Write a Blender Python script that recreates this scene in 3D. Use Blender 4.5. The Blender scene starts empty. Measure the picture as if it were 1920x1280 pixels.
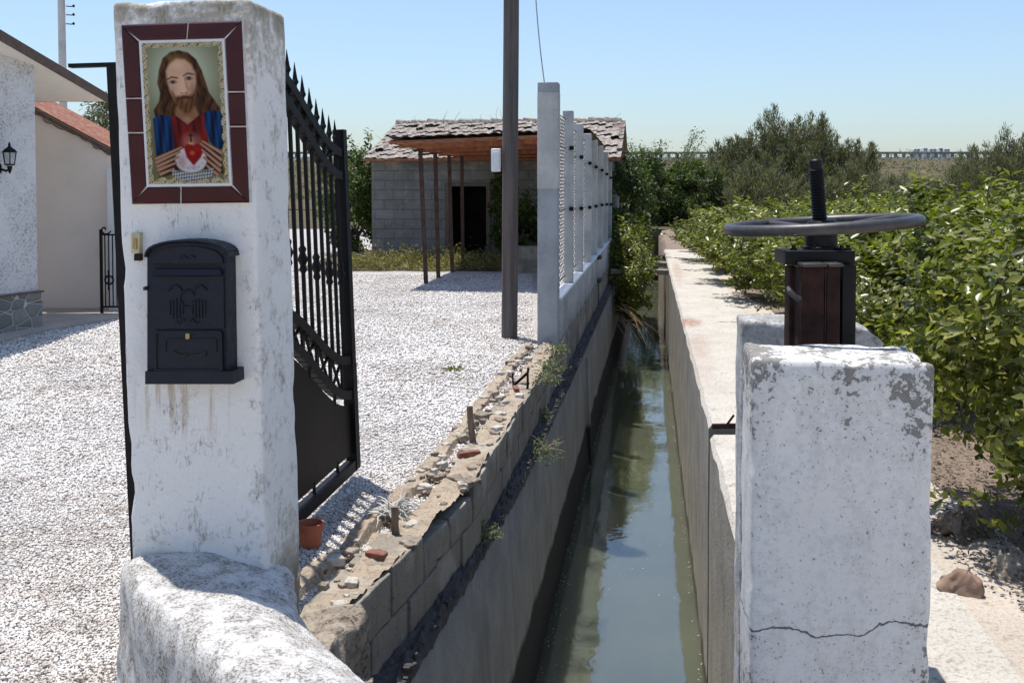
import bpy, bmesh, math, random
import numpy as np
from mathutils import Vector, Matrix, noise as mnoise
random.seed(7); rng = np.random.default_rng(7)
R = math.radians
S = bpy.context.scene
COL = S.collection
# ---------------------------------------------------------------- camera
EYE = 1.6; FPX = 1900.0; PITCH = R(2.0); PPY = 345 + FPX*math.tan(PITCH)
cd = bpy.data.cameras.new("camera"); cam = bpy.data.objects.new("camera", cd); COL.objects.link(cam)
cam.location = (0, 0, EYE); cam.rotation_euler = (R(90)-PITCH, 0, 0)
cd.sensor_width = 36; cd.lens = FPX/1920*36; cd.shift_y = -(640-PPY)/1920
cd.clip_start = .05; cd.clip_end = 4000; S.camera = cam
# ---------------------------------------------------------------- light
SUNV = Vector((-.25, .27, 1.57)).normalized()
W = bpy.data.worlds.new("World"); S.world = W; W.use_nodes = True
wn = W.node_tree; wn.nodes.clear()
sky = wn.nodes.new("ShaderNodeTexSky"); sky.sky_type = 'NISHITA'; sky.sun_disc = False
sky.sun_elevation = math.asin(SUNV.z); sky.sun_rotation = math.atan2(SUNV.x, SUNV.y)
sky.air_density = 1.25; sky.dust_density = .85; sky.ozone_density = 10; sky.altitude = 60
bg = wn.nodes.new("ShaderNodeBackground"); bg.inputs[1].default_value = .10
wo = wn.nodes.new("ShaderNodeOutputWorld")
hsv = wn.nodes.new('ShaderNodeHueSaturation'); hsv.inputs['Saturation'].default_value = .86; hsv.inputs['Value'].default_value = 1.12
wn.links.new(sky.outputs[0], hsv.inputs['Color']); wn.links.new(hsv.outputs[0], bg.inputs[0]); wn.links.new(bg.outputs[0], wo.inputs[0])
sl = bpy.data.lights.new("sun", 'SUN'); sl.energy = 3.9; sl.angle = R(.53); sl.color = (1, .96, .90)
sun = bpy.data.objects.new("sun", sl); COL.objects.link(sun)
sun.rotation_euler = SUNV.to_track_quat('Z', 'Y').to_euler(); sun.location = (-5, 6, 30)
S.view_settings.view_transform = 'Standard'; S.view_settings.look = 'None'
S.view_settings.exposure = 0.58; S.view_settings.gamma = 1
S.render.resolution_x = 1024; S.render.resolution_y = 682
# ---------------------------------------------------------------- measuring helpers
K = .1447; CA = math.atan(K)                     # direction in which the channel runs
_cp, _sp = math.cos(PITCH), math.sin(PITCH)
def ray(u, v):
    a = (u-960)/FPX; b = (PPY-v)/FPX
    return Vector((a, _cp + b*_sp, -_sp + b*_cp))
def P(u, v, Y):
    d = ray(u, v); return Vector((0, 0, EYE)) + d*(Y/d.y)
def G(u, v, z=0.):
    d = ray(u, v); return Vector((0, 0, EYE)) + d*((z-EYE)/d.z)
def ch(s, Y, z=0.): return Vector((s+K*Y, Y, z))  # channel coordinates to world
def interp(x, xs, ys): return float(np.interp(x, xs, ys))
def SB(Y): return interp(Y, [2., 3.3, 3.65, 4.3, 5.3, 9.5, 30], [-1.22, -1.18, -1.13, -1.05, -.96, -.96, -.975])
def SLG(Y): return interp(Y, [2., 3, 5, 6.7, 10, 30], [-1.08, -1.05, -.96, -.90, -.885, -.885])
def SR(Y): return .415-.0115*Y
# ---------------------------------------------------------------- mesh builder
class MB:
    def __init__(s): s.v = []; s.f = []; s.m = []; s.n = 0; s.mi = 0
    def add(s, vs, fs, mi=None):
        k = len(s.v); s.v += [tuple(v) for v in vs]
        s.f += [tuple(i+k for i in f) for f in fs]; s.m += [s.mi if mi is None else mi]*len(fs)
    def box(s, c, size, rz=0., M=None, mi=None):
        hx, hy, hz = size[0]/2, size[1]/2, size[2]/2
        Mx = M if M is not None else Matrix.Rotation(rz, 3, 'Z')
        c = Vector(c)
        vs = [c + Mx @ Vector((x*hx, y*hy, z*hz)) for z in (-1, 1) for x, y in ((-1, -1), (1, -1), (1, 1), (-1, 1))]
        s.add(vs, [(3, 2, 1, 0), (4, 5, 6, 7), (0, 1, 5, 4), (1, 2, 6, 5), (2, 3, 7, 6), (3, 0, 4, 7)], mi)
    def bar(s, a, b, w, h, mi=None, up=None):
        a, b = Vector(a), Vector(b); d = (b-a); L = d.length
        if L < 1e-6: return
        d.normalize(); up = Vector(up) if up else (Vector((0, 0, 1)) if abs(d.z) < .95 else Vector((0, 1, 0)))
        x = up.cross(d).normalized(); y = d.cross(x)
        M = Matrix((x, y, d)).transposed()
        s.box((a+b)/2, (w, h, L), M=M, mi=mi)
    def tube(s, pts, r, n=8, cap=True, mi=None, closed=False):
        pts = [Vector(p) for p in pts]; N = len(pts)
        rs = r if isinstance(r, (list, tuple)) else [r]*N
        vs = []; fs = []; prev = None
        for i, p in enumerate(pts):
            if closed: t = pts[(i+1) % N]-pts[i-1]
            else: t = pts[min(i+1, N-1)]-pts[max(i-1, 0)]
            t.normalize()
            if prev is None:
                x = t.orthogonal().normalized()
            else:
                x = (prev - t*prev.dot(t)).normalized()
            prev = x; y = t.cross(x)
            for k in range(n):
                a = 2*math.pi*k/n; vs.append(p+(x*math.cos(a)+y*math.sin(a))*rs[i])
        for i in range(N if closed else N-1):
            j = (i+1) % N
            for k in range(n):
                l = (k+1) % n; fs.append((i*n+k, i*n+l, j*n+l, j*n+k))
        if cap and not closed:
            fs.append(tuple(range(n))[::-1]); fs.append(tuple((N-1)*n+k for k in range(n)))
        s.add(vs, fs, mi)
    def lathe(s, c, prof, n=16, mi=None, M=None):
        c = Vector(c); vs = []; fs = []; N = len(prof)
        for r, z in prof:
            for k in range(n):
                a = 2*math.pi*k/n; q = Vector((r*math.cos(a), r*math.sin(a), z)); vs.append(c+(M @ q if M else q))
        for i in range(N-1):
            for k in range(n):
                l = (k+1) % n; fs.append((i*n+k, i*n+l, (i+1)*n+l, (i+1)*n+k))
        fs.append(tuple(range(n))[::-1]); fs.append(tuple((N-1)*n+k for k in range(n)))
        s.add(vs, fs, mi)
    def prism(s, poly, vec, mi=None):
        n = len(poly); vec = Vector(vec); a = [Vector(p) for p in poly]; b = [p+vec for p in a]
        s.add(a+b, [tuple(range(n)), tuple(range(2*n-1, n-1, -1))]+[(i, i+n, (i+1) % n+n, (i+1) % n) for i in range(n)], mi)
    def rbox(s, c, size, rz=0., r=.02, amp=.004, fr=6., step=.05, taper=0., mi=None, seed=0., chip=0.):
        """rounded, uneven box: a grid on every face, corners rounded, pushed about by noise"""
        h = [size[i]/2 for i in range(3)]
        def samp(hh):
            n = max(1, int(round(2*(hh-r)/step))); a = np.linspace(-(hh-r), hh-r, n+1)
            return [-hh, -hh+r*.4] + list(a) + [hh-r*.4, hh]
        ax = [samp(x) for x in h]; idx = {}; vs = []; fs = []
        M = Matrix.Rotation(rz, 3, 'Z'); c = Vector(c)
        def vid(i, j, k):
            key = (i, j, k)
            if key in idx: return idx[key]
            p = Vector((ax[0][i], ax[1][j], ax[2][k]))
            q = Vector([max(-(h[t]-r), min(h[t]-r, p[t])) for t in range(3)]); d = p-q
            if d.length > 1e-9:
                nn = d.normalized(); rr = r*max(abs(d.x), abs(d.y), abs(d.z))/r
                p = q + nn*rr
            nz = mnoise.noise_vector(p*fr+Vector((seed, seed*1.7, seed*.3)))
            n2 = mnoise.noise_vector(p*fr*4+Vector((seed, 3, seed)))
            edge = sum(1 for t in range(3) if abs(ax[t][(i, j, k)[t]]) > h[t]-r*1.01)
            if chip and edge >= 2:
                cc = max(0, mnoise.noise(p*fr*1.5+Vector((seed, 9, 1)))-.05)
                p = p - p.normalized()*cc*chip
            p = p + nz*amp + n2*amp*.4
            tz = (p.z/h[2]+1)/2; p.x *= 1-taper*tz; p.y *= 1-taper*tz
            vs.append(c+M @ p); idx[key] = len(vs)-1; return idx[key]
        n = [len(a)-1 for a in ax]
        for t in range(3):
            a, b = [x for x in range(3) if x != t]
            for side in (0, n[t]):
                for i in range(n[a]):
                    for j in range(n[b]):
                        q = []
                        for di, dj in ((0, 0), (1, 0), (1, 1), (0, 1)):
                            e = [0, 0, 0]; e[t] = side; e[a] = i+di; e[b] = j+dj; q.append(vid(*e))
                        flip = (side == 0) ^ (t == 1)
                        fs.append(tuple(q[::-1]) if flip else tuple(q))
        s.add(vs, fs, mi)
    def sheet(s, fn, nu, nv, mi=None):
        vs = [fn(i/nu, j/nv) for j in range(nv+1) for i in range(nu+1)]
        fs = [(j*(nu+1)+i, j*(nu+1)+i+1, (j+1)*(nu+1)+i+1, (j+1)*(nu+1)+i) for j in range(nv) for i in range(nu)]
        s.add(vs, fs, mi)
def npmesh(name, V, F):
    me = bpy.data.meshes.new(name); nv = len(V); nf, k = F.shape
    me.vertices.add(nv); me.vertices.foreach_set('co', np.asarray(V, np.float32).ravel())
    me.loops.add(nf*k); me.loops.foreach_set('vertex_index', F.astype(np.int32).ravel())
    me.polygons.add(nf); me.polygons.foreach_set('loop_start', np.arange(0, nf*k, k, dtype=np.int32))
    me.polygons.foreach_set('loop_total', np.full(nf, k, np.int32))
    me.update(calc_edges=True); return me
def thing(name, loc, label, cat, group=None):
    o = bpy.data.objects.new(name, None); COL.objects.link(o); o.location = loc; o.empty_display_size = .1
    o['label'] = label; o['category'] = cat
    if group: o['group'] = group
    return o
def put(name, mb, mats, parent=None, root=None, smooth=False, label=None, cat=None, group=None, kind=None, origin=None, sharp=40):
    """one mesh object; vertices are given in the frame of the thing's own Empty (world if it is not copied)"""
    mats = mats if isinstance(mats, (list, tuple)) else [mats]
    off = Vector((0, 0, 0))
    if isinstance(mb, MB):
        vs = mb.v; p = parent
        while p is not None: off += p.location; p = p.parent
        if parent is None:
            if origin is not None: off = Vector(origin)
            else:
                A = np.array(vs); off = Vector((A[:, 0].mean(), A[:, 1].mean(), A[:, 2].min()))
        if getattr(mb, 'local', False): off = Vector((0, 0, 0))
        me = bpy.data.meshes.new(name)
        me.from_pydata([(v[0]-off.x, v[1]-off.y, v[2]-off.z) for v in vs], [], mb.f)
        if len(mats) > 1: me.polygons.foreach_set('material_index', mb.m)
        bm = bmesh.new(); bm.from_mesh(me); bmesh.ops.recalc_face_normals(bm, faces=bm.faces); bm.to_mesh(me); bm.free()
    else: me = mb
    for m in mats: me.materials.append(m)
    if smooth:
        me.polygons.foreach_set('use_smooth', [True]*len(me.polygons))
        try: me.set_sharp_from_angle(angle=R(sharp))
        except Exception: pass
    me.update()
    o = bpy.data.objects.new(name, me); COL.objects.link(o)
    if parent is not None: o.parent = parent
    elif isinstance(mb, MB): o.location = off
    if label: o['label'] = label
    if cat: o['category'] = cat
    if group: o['group'] = group
    if kind: o['kind'] = kind
    return o
def dup(o, loc, rz, label, scale=1.):
    r = o.copy(); COL.objects.link(r); r.location = loc; r.rotation_euler = (0, 0, rz); r.scale = (scale,)*3; r['label'] = label
    for c in list(o.children):
        d = c.copy(); COL.objects.link(d); d.parent = r
        for g in list(c.children):
            e = g.copy(); COL.objects.link(e); e.parent = d
    return r
# ---------------------------------------------------------------- materials
class NB:
    def __init__(s, name, rough=.8, spec=.3):
        s.mat = bpy.data.materials.new(name); s.mat.use_nodes = True; s.t = s.mat.node_tree; s.t.nodes.clear()
        s.o = s.t.nodes.new('ShaderNodeOutputMaterial'); s.b = s.t.nodes.new('ShaderNodeBsdfPrincipled')
        s.t.links.new(s.b.outputs[0], s.o.inputs[0]); s.b.inputs['Roughness'].default_value = rough
        s.b.inputs['Specular IOR Level'].default_value = spec
        g = s.t.nodes.new('ShaderNodeNewGeometry'); s.pos = g.outputs['Position']; s.geo = g
    def L(s, a, b):
        if isinstance(a, (int, float)): b.default_value = a
        elif isinstance(a, (tuple, list)): b.default_value = tuple(a) + ((1,) if len(a) == 3 and len(b.default_value) == 4 else ())
        else: s.t.links.new(a, b)
    def math(s, op, a, b=0., c=0., clamp=False):
        n = s.t.nodes.new('ShaderNodeMath'); n.operation = op; n.use_clamp = clamp
        s.L(a, n.inputs[0]); s.L(b, n.inputs[1]); s.L(c, n.inputs[2]); return n.outputs[0]
    def map(s, scale=(1, 1, 1), rot=(0, 0, 0), loc=(0, 0, 0), v=None):
        n = s.t.nodes.new('ShaderNodeMapping'); s.L(v or s.pos, n.inputs[0])
        n.inputs['Location'].default_value = loc; n.inputs['Rotation'].default_value = rot; n.inputs['Scale'].default_value = scale
        return n.outputs[0]
    def noise(s, sc, det=4, rough=.55, v=None, dist=0.):
        n = s.t.nodes.new('ShaderNodeTexNoise'); s.L(v or s.pos, n.inputs['Vector']); n.inputs['Scale'].default_value = sc
        n.inputs['Detail'].default_value = det; n.inputs['Roughness'].default_value = rough; n.inputs['Distortion'].default_value = dist
        return n.outputs[0]
    def voro(s, sc, feat='F1', v=None, out='Distance', rand=1.):
        n = s.t.nodes.new('ShaderNodeTexVoronoi'); n.feature = feat; s.L(v or s.pos, n.inputs['Vector'])
        n.inputs['Scale'].default_value = sc; n.inputs['Randomness'].default_value = rand; return n.outputs[out]
    def ramp(s, f, stops, interp='LINEAR'):
        n = s.t.nodes.new('ShaderNodeValToRGB'); s.L(f, n.inputs[0]); e = n.color_ramp.elements; n.color_ramp.interpolation = interp
        while len(e) < len(stops): e.new(.5)
        for i, (p, c) in enumerate(stops):
            e[i].position = p
            e[i].color = (c, c, c, 1) if isinstance(c, (int, float)) else tuple(c)+(1,)
        return n.outputs[0]
    def mix(s, f, a, b, mode='MIX'):
        n = s.t.nodes.new('ShaderNodeMix'); n.data_type = 'RGBA'; n.blend_type = mode
        s.L(f, n.inputs[0]); s.L(a, n.inputs[6]); s.L(b, n.inputs[7]); return n.outputs[2]
    def sep(s, v=None):
        n = s.t.nodes.new('ShaderNodeSeparateXYZ'); s.L(v or s.pos, n.inputs[0]); return n.outputs
    def comb(s, x, y, z):
        n = s.t.nodes.new('ShaderNodeCombineXYZ'); s.L(x, n.inputs[0]); s.L(y, n.inputs[1]); s.L(z, n.inputs[2]); return n.outputs[0]
    def rnd(s): return s.geo.outputs['Random Per Island']
    def range(s, f, a, b, c=0., d=1.):
        n = s.t.nodes.new('ShaderNodeMapRange'); n.clamp = True; s.L(f, n.inputs[0])
        for i, x in enumerate((a, b, c, d)): n.inputs[i+1].default_value = x
        return n.outputs[0]
    def bump(s, h, dist=.01, strength=1., prev=None):
        n = s.t.nodes.new('ShaderNodeBump'); n.inputs['Strength'].default_value = strength; n.inputs['Distance'].default_value = dist
        s.L(h, n.inputs['Height'])
        if prev is not None: s.t.links.new(prev, n.inputs['Normal'])
        s.t.links.new(n.outputs[0], s.b.inputs['Normal']); return n.outputs[0]
    def col(s, c): s.L(c, s.b.inputs['Base Color']); return s
    def done(s): return s.mat
def plain(name, c, rough=.6, metal=0., var=.25, sc=20., spec=.4, bump=0.):
    b = NB(name, rough, spec); n = b.noise(sc, 5)
    d = tuple(x*(1-var) for x in c); l = tuple(min(1, x*(1+var)) for x in c)
    b.col(b.ramp(n, [(.3, d), (.7, l)])); b.b.inputs['Metallic'].default_value = metal
    if bump: b.bump(n, bump)
    return b.done()
def grimy(name, base, dark, sc=3., speck=40., streak=0., amount=.5, bump=.004, top=None, bot=None, rough=.9, specamt=.62, crack=None, gsc=(1, 1, 1)):
    """painted or bare masonry: a base colour, soft blotches, pitted specks, optional grime near top (z0,z1) and bottom"""
    b = NB(name, rough, .2); n1 = b.noise(sc, 6, .6, v=b.map(gsc)); n2 = b.noise(sc*7, 6, .65, v=b.map(gsc)); n3 = b.noise(speck, 3, .6)
    c = b.mix(b.ramp(n1, [(.42, 0.), (.42+.4*(1.01-amount), 1.)]), base, tuple(x*.55+y*.45 for x, y in zip(base, dark)))
    m = b.math('MULTIPLY', b.range(n3, specamt, specamt+.05), b.range(n1, .35, .6))
    z = b.sep()[2]
    g = 0.
    if top:
        g = b.math('MULTIPLY', b.range(z, top[0], top[1]), b.range(n2, .35, .62))
        c = b.mix(b.math('MULTIPLY', g, .8), c, dark)
    if bot:
        g2 = b.math('MULTIPLY', b.range(z, bot[0], bot[1]), b.range(n2, .4, .55))
        c = b.mix(b.math('MULTIPLY', g2, .8), c, dark)
    if streak:
        st = b.noise(sc*5, 5, .6, v=b.map((1, 1, .08))); c = b.mix(b.math('MULTIPLY', b.range(st, .5, .72), streak), c, dark)
    c = b.mix(m, c, dark)
    if crack:
        w = b.noise(6., 5, .6); w = b.math('MULTIPLY', b.math('SUBTRACT', w, .5), .16)
        d = b.math('ABSOLUTE', b.math('SUBTRACT', b.math('ADD', z, w), crack)); c = b.mix(b.range(d, .0035, .0015), c, tuple(x*.25 for x in dark))
    b.col(c)
    h = b.math('ADD', b.math('MULTIPLY', n2, 1.), b.math('MULTIPLY', n3, .35)); h = b.math('SUBTRACT', h, b.math('MULTIPLY', m, .5))
    b.bump(h, bump*2.5, .8); return b.done()
M = {}
def plastermat():
    b = NB('rough_trowelled_white_plaster', .92, .15); x, y, z = b.sep()[:3]
    big = b.noise(2., 5, .6); g = b.noise(14, 8, .7); f = b.noise(60, 5, .7); sc = b.noise(7, 4, .6, v=b.map((3, 3, .8), rot=(0, .5, 0)), dist=1.5); p = b.noise(110, 3, .6)
    c = b.mix(b.range(big, .35, .7), (.84, .815, .775), (.78, .755, .715))
    side = b.range(b.math('SUBTRACT', x, b.math('MULTIPLY', z, -.022)), -.735, -.69)
    a = b.math('ADD', b.math('MULTIPLY', g, .6), b.math('MULTIPLY', f, .4))
    k = b.math('ADD', b.math('MULTIPLY', b.range(z, 1.86, 2.1), .17), b.math('MULTIPLY', b.range(z, .72, .52), .07)); k = b.math('ADD', k, b.math('MULTIPLY', side, .045))
    m = b.range(b.math('ADD', a, k), .56, .68); c = b.mix(b.math('MULTIPLY', m, .75), c, (.42, .375, .30))
    bare = b.math('MULTIPLY', b.range(z, .56, .44), b.range(b.math('ADD', b.math('MULTIPLY', big, .5), b.math('MULTIPLY', g, .5)), .47, .51)); c = b.mix(b.math('MULTIPLY', bare, side), c, (.27, .225, .17))
    top = b.math('MULTIPLY', b.range(z, 2.0, 2.10), b.range(g, .40, .55)); c = b.mix(b.math('MULTIPLY', top, .6), c, (.22, .18, .11))
    cr = b.range(b.math('ABSOLUTE', b.math('SUBTRACT', sc, .5)), .010, .002); cr = b.math('MULTIPLY', cr, b.range(g, .52, .62)); c = b.mix(b.math('MULTIPLY', cr, .5), c, (.38, .34, .29))
    sp = b.math('MULTIPLY', b.range(p, .66, .70), b.range(big, .4, .6)); c = b.mix(b.math('MULTIPLY', sp, .6), c, (.25, .22, .18))
    # rusty drips under the mailbox
    dx = b.range(b.math('ABSOLUTE', b.math('ADD', x, .93)), .16, .10); dr = b.math('MULTIPLY', dx, b.range(b.noise(1., 3, .6, v=b.map((40, 1, 3))), .5, .62)); dr = b.math('MULTIPLY', dr, b.math('MULTIPLY', b.range(z, .86, .98), b.range(z, 1.06, 1.04)))
    c = b.mix(b.math('MULTIPLY', dr, .6), c, (.45, .33, .20))
    b.col(c); b.bump(b.math('SUBTRACT', b.math('ADD', b.math('MULTIPLY', g, .9), b.math('MULTIPLY', f, .35)), b.math('MULTIPLY', cr, .4)), .010, .9); return b.done()
M['plaster'] = plastermat()
M['parapet'] = grimy('weathered_whitewash', (.70, .68, .645), (.27, .235, .20), 17, 120, 0, .55, .005, specamt=.53)
M['slab'] = None
M['slab_back'] = grimy('grey_whitewashed_concrete', (.60, .60, .60), (.20, .19, .17), 4, 60, .3, .6, .005, top=(.95, 1.14), specamt=.58)
M['conc_post'] = grimy('pale_precast_concrete', (.56, .545, .51), (.25, .25, .24), 3, 60, .15, .4, .002)
M['conc_post2'] = grimy('post_concrete_two_pours', (.40, .41, .42), (.22, .22, .22), 3, 60, .2, .5, .002)
M['fencewall'] = grimy('fence_wall_render', (.55, .54, .51), (.14, .13, .12), 2.5, 50, .4, .5, .004, bot=(.25, -.1))
M['rubble'] = grimy('broken_concrete', (.40, .34, .27), (.13, .10, .075), 7, 60, 0, .8, .01, specamt=.55)
M['block'] = grimy('grey_concrete_block', (.36, .32, .26), (.13, .11, .085), 3, 70, .45, .8, .005)
M['mortar'] = grimy('dark_mortar', (.125, .115, .115), (.05, .05, .05), 12, 60, 0, .8, .012)
M['brickred'] = plain('broken_terracotta', (.20, .085, .06), .85, var=.35, sc=25, bump=.004)
M['terracotta'] = plain('terracotta', (.42, .13, .07), .8, var=.2, sc=12, bump=.002)
M['iron'] = plain('black_painted_iron', (.006, .005, .005), .6, 0, .5, 30, .22, .0006)
M['ironpanel'] = grimy('dark_rusting_sheet', (.010, .008, .007), (.022, .012, .008), 3, 60, .5, .5, .0005, rough=.6)
M['mailbox'] = plain('dark_blue_cast_metal', (.007, .009, .017), .5, .0, .35, 60, .3, .0005)
def boxmat():
    b = NB('worn_navy_cast_metal', .5, .3); n = b.noise(4, 6, .7); f = b.noise(35, 5, .7)
    c = b.mix(b.range(n, .35, .7), (.0055, .007, .0145), (.011, .013, .022)); c = b.mix(b.math('MULTIPLY', b.range(f, .58, .72), .35), c, (.06, .06, .065))
    b.col(c); b.L(b.range(f, .3, .7, .38, .66), b.b.inputs['Roughness']); b.bump(f, .0015, .5); return b.done()
M['mailbox'] = boxmat()
M['black'] = plain('opening_darkness', (.01, .01, .01), .7)  # black colour for the shade inside the mailbox openings
M['brass'] = plain('old_brass', (.42, .30, .12), .5, .4, .2, 60)
M['ivory'] = plain('yellowed_plastic', (.55, .47, .28), .5)
M['grout'] = plain('pale_grout', (.62, .60, .57), .9)
M['wood'] = None
M['rust'] = plain('rusty_steel', (.030, .011, .008), .75, .1, .6, 18, .25, .002)
M['postmat'] = plain('dull_brown_posts', (.085, .055, .045), .9, var=.3, sc=8, spec=.1)
M['greasy'] = plain('greased_black_steel', (.005, .0045, .0045), .5, .2, .4, 40, .3, .001)
M['wheel'] = plain('worn_grey_wheel_steel', (.066, .062, .060), .45, .5, .25, 30, .5, .0004)
M['whitebox'] = plain('white_plastic', (.72, .73, .74), .4, var=.06)
M['wire'] = plain('pale_cable', (.35, .36, .38), .6)
M['galv'] = plain('galvanised_wire', (.30, .30, .30), .5, .6)
M['straw'] = plain('dry_straw', (.40, .30, .17), .9)
M['bark'] = plain('grey_brown_bark', (.13, .10, .075), .9, var=.4, sc=25, bump=.01)
M['fascia'] = plain('brown_roof_edge', (.13, .085, .065), .8, var=.3)
M['soffit'] = plain('cream_soffit', (.84, .80, .73), .85, var=.05, sc=3)
M['housewall'] = grimy('white_pebble_dash', (.80, .79, .77), (.48, .47, .46), 2, 45, 0, .2, .02, specamt=.56)
M['annex'] = grimy('beige_render', (.88, .77, .67), (.68, .60, .52), 1.2, 60, .1, .4, .002, specamt=.75)
M['white'] = plain('white_paint', (.74, .74, .73), .7, var=.06)
M['darkin'] = plain('dark_interior', (.03, .028, .025), .95)
M['barrier'] = plain('far_grey_barrier', (.27, .255, .24), .9, var=.2, sc=.4)
M['lampglass'] = plain('milky_lantern_glass', (.40, .42, .42), .25)
def wood():
    b = NB('weathered_pole_wood', .8, .3); v = b.map((30, 30, 1.2)); n = b.noise(1., 6, .65, v=v)
    n2 = b.noise(.8, 3)
    b.col(b.mix(b.range(n2, .4, .65), b.ramp(n, [(.3, (.07, .062, .058)), (.7, (.165, .148, .138))]), b.ramp(n, [(.3, (.085, .063, .055)), (.7, (.17, .13, .115))])))
    b.bump(n, .01); return b.done()
M['wood'] = wood()
def slabmat():
    b = NB('peeling_whitewash_on_concrete', .9, .2); z = b.sep()[2]; x = b.sep()[0]
    g = b.noise(9., 10, .72); f = b.noise(45, 6, .7); p = b.noise(150, 3, .6); big = b.noise(1.6, 4, .6); st = b.noise(14, 6, .65, v=b.map((1, 1, .12)))
    k = b.math('ADD', b.math('MULTIPLY', b.range(z, .80, 1.16), .13), b.math('MULTIPLY', b.range(z, .50, .05), .10))
    k = b.math('ADD', k, b.math('MULTIPLY', b.range(x, .72, .60), .09)); k = b.math('ADD', k, b.math('MULTIPLY', b.range(x, .98, 1.08), .05))
    k = b.math('ADD', k, b.math('MULTIPLY', b.math('SUBTRACT', big, .5), .22))
    a = b.math('ADD', b.math('ADD', b.math('MULTIPLY', g, .26), b.math('MULTIPLY', f, .48)), b.math('ADD', b.math('MULTIPLY', st, .26), k))
    m = b.range(a, .636, .660); m2 = b.math('MULTIPLY', b.range(p, .64, .68), b.range(a, .44, .58)); m = b.math('MAXIMUM', m, m2)
    c = b.mix(b.range(big, .3, .7), (.76, .74, .705), (.70, .685, .66)); c = b.mix(b.math('MULTIPLY', b.range(a, .50, .60), .35), c, (.45, .43, .39))
    c = b.mix(m, c, b.ramp(f, [(.35, (.15, .14, .125)), (.65, (.27, .255, .23))]))
    w = b.math('ADD', b.math('MULTIPLY', b.math('SUBTRACT', b.noise(5., 6, .6), .5), .13), b.math('MULTIPLY', b.range(x, .80, .95), -.045))
    d = b.math('ABSOLUTE', b.math('SUBTRACT', b.math('ADD', z, w), .425)); cr = b.range(d, .0032, .0012); c = b.mix(b.math('MULTIPLY', cr, .85), c, (.07, .06, .055))
    b.col(c); h = b.math('SUBTRACT', b.math('MULTIPLY', f, .5), b.math('ADD', b.math('MULTIPLY', m, .5), cr)); b.bump(h, .006, .8); return b.done()
M['slab'] = slabmat()
def stake():
    b = NB('split_stake_wood', .9, .2); n = b.noise(1., 6, .65, v=b.map((60, 60, 5)))
    b.col(b.ramp(n, [(.3, (.12, .085, .06)), (.7, (.30, .23, .17))])); b.bump(n, .006); return b.done()
M['stake'] = stake()
def gravel(name, scale, c1, c2, gap, dirt):
    b = NB(name, .9, .2)
    jit = b.noise(scale*.6, 2); 
    e = b.voro(scale, 'DISTANCE_TO_EDGE'); cc = b.voro(scale, 'F1', out='Color'); v = b.sep(cc)[0]
    col = b.ramp(v, [(0., c2), (.35, c1), (1., tuple(min(1, x*1.12) for x in c1))])
    col = b.mix(b.range(e, .10, .03), col, gap)
    big = b.noise(.9, 5, .6); fine = b.noise(9, 5, .7)
    d = b.math('MULTIPLY', b.range(big, .50, .70), b.range(fine, .42, .62))
    col = b.mix(b.math('MULTIPLY', d, .75), col, dirt)
    b.col(col); h = b.range(e, 0., .3); b.bump(b.math('ADD', h, b.math('MULTIPLY', v, .4)), .02, .9); return b.done()
M['gravel'] = gravel('white_crushed_gravel', 38, (.70, .67, .63), (.54, .50, .46), (.42, .375, .33), (.36, .30, .25))
M['pebble'] = None
def pebble():
    b = NB('white_pebbles', .85, .25)
    c = b.ramp(b.rnd(), [(0., (.28, .22, .18)), (.06, (.48, .43, .39)), (.2, (.66, .625, .585)), (1., (.78, .755, .72))])
    big = b.noise(.8, 5, .65); f = b.noise(7, 4, .6); m = b.math('MULTIPLY', b.range(big, .46, .60), b.range(f, .38, .58)); c = b.mix(b.math('MULTIPLY', m, .6), c, b.ramp(b.rnd(), [(0., (.20, .15, .12)), (1., (.52, .46, .40))])); b.col(c); b.bump(b.noise(120, 3), .003); return b.done()
M['pebble'] = pebble()
def sandy(name, c, d, rustmask=False):
    b = NB(name, .95, .15); n = b.noise(2.2, 6, .65); f = b.noise(60, 4, .7); g = b.noise(14, 5, .65)
    col = b.ramp(n, [(.35, c), (.7, tuple(x*.8 for x in c))])
    col = b.mix(b.math('MULTIPLY', b.range(f, .52, .62), .55), col, d)
    col = b.mix(b.math('MULTIPLY', b.range(g, .58, .68), .6), col, d)
    if rustmask:
        x, y, z = b.sep()[:3]
        sc = b.math('SUBTRACT', x, b.math('MULTIPLY', y, K))
        m = 0.
        for (s0, y0, rs, ry, k) in ((.36, 11.6, .15, .4, .8), (.40, 9.9, .13, .9, .35), (.38, 8.8, .13, .9, .22), (.35, 18.5, .10, 2.4, .4)):
            a = b.math('DIVIDE', b.math('SUBTRACT', sc, s0), rs); q = b.math('DIVIDE', b.math('SUBTRACT', y, y0), ry)
            d2 = b.math('ADD', b.math('MULTIPLY', a, a), b.math('MULTIPLY', q, q)); d2 = b.math('ADD', d2, b.math('MULTIPLY', b.math('SUBTRACT', g, .5), 5.))
            m = b.math('MAXIMUM', m, b.math('MULTIPLY', b.range(d2, 1.2, -.2), k))
        col = b.mix(m, col, (.30, .14, .08))
    b.col(col); b.bump(b.math('ADD', f, g), .012); return b.done()
M['tansoil'] = sandy('tan_dusty_soil', (.44, .36, .27), (.17, .12, .085))
M['sand'] = sandy('pale_sandy_soil', (.56, .49, .41), (.26, .20, .15))
M['path'] = sandy('dusty_concrete_path', (.58, .54, .475), (.24, .20, .165), True)
M['soil'] = sandy('litter_covered_soil', (.26, .20, .15), (.10, .075, .055))
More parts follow.
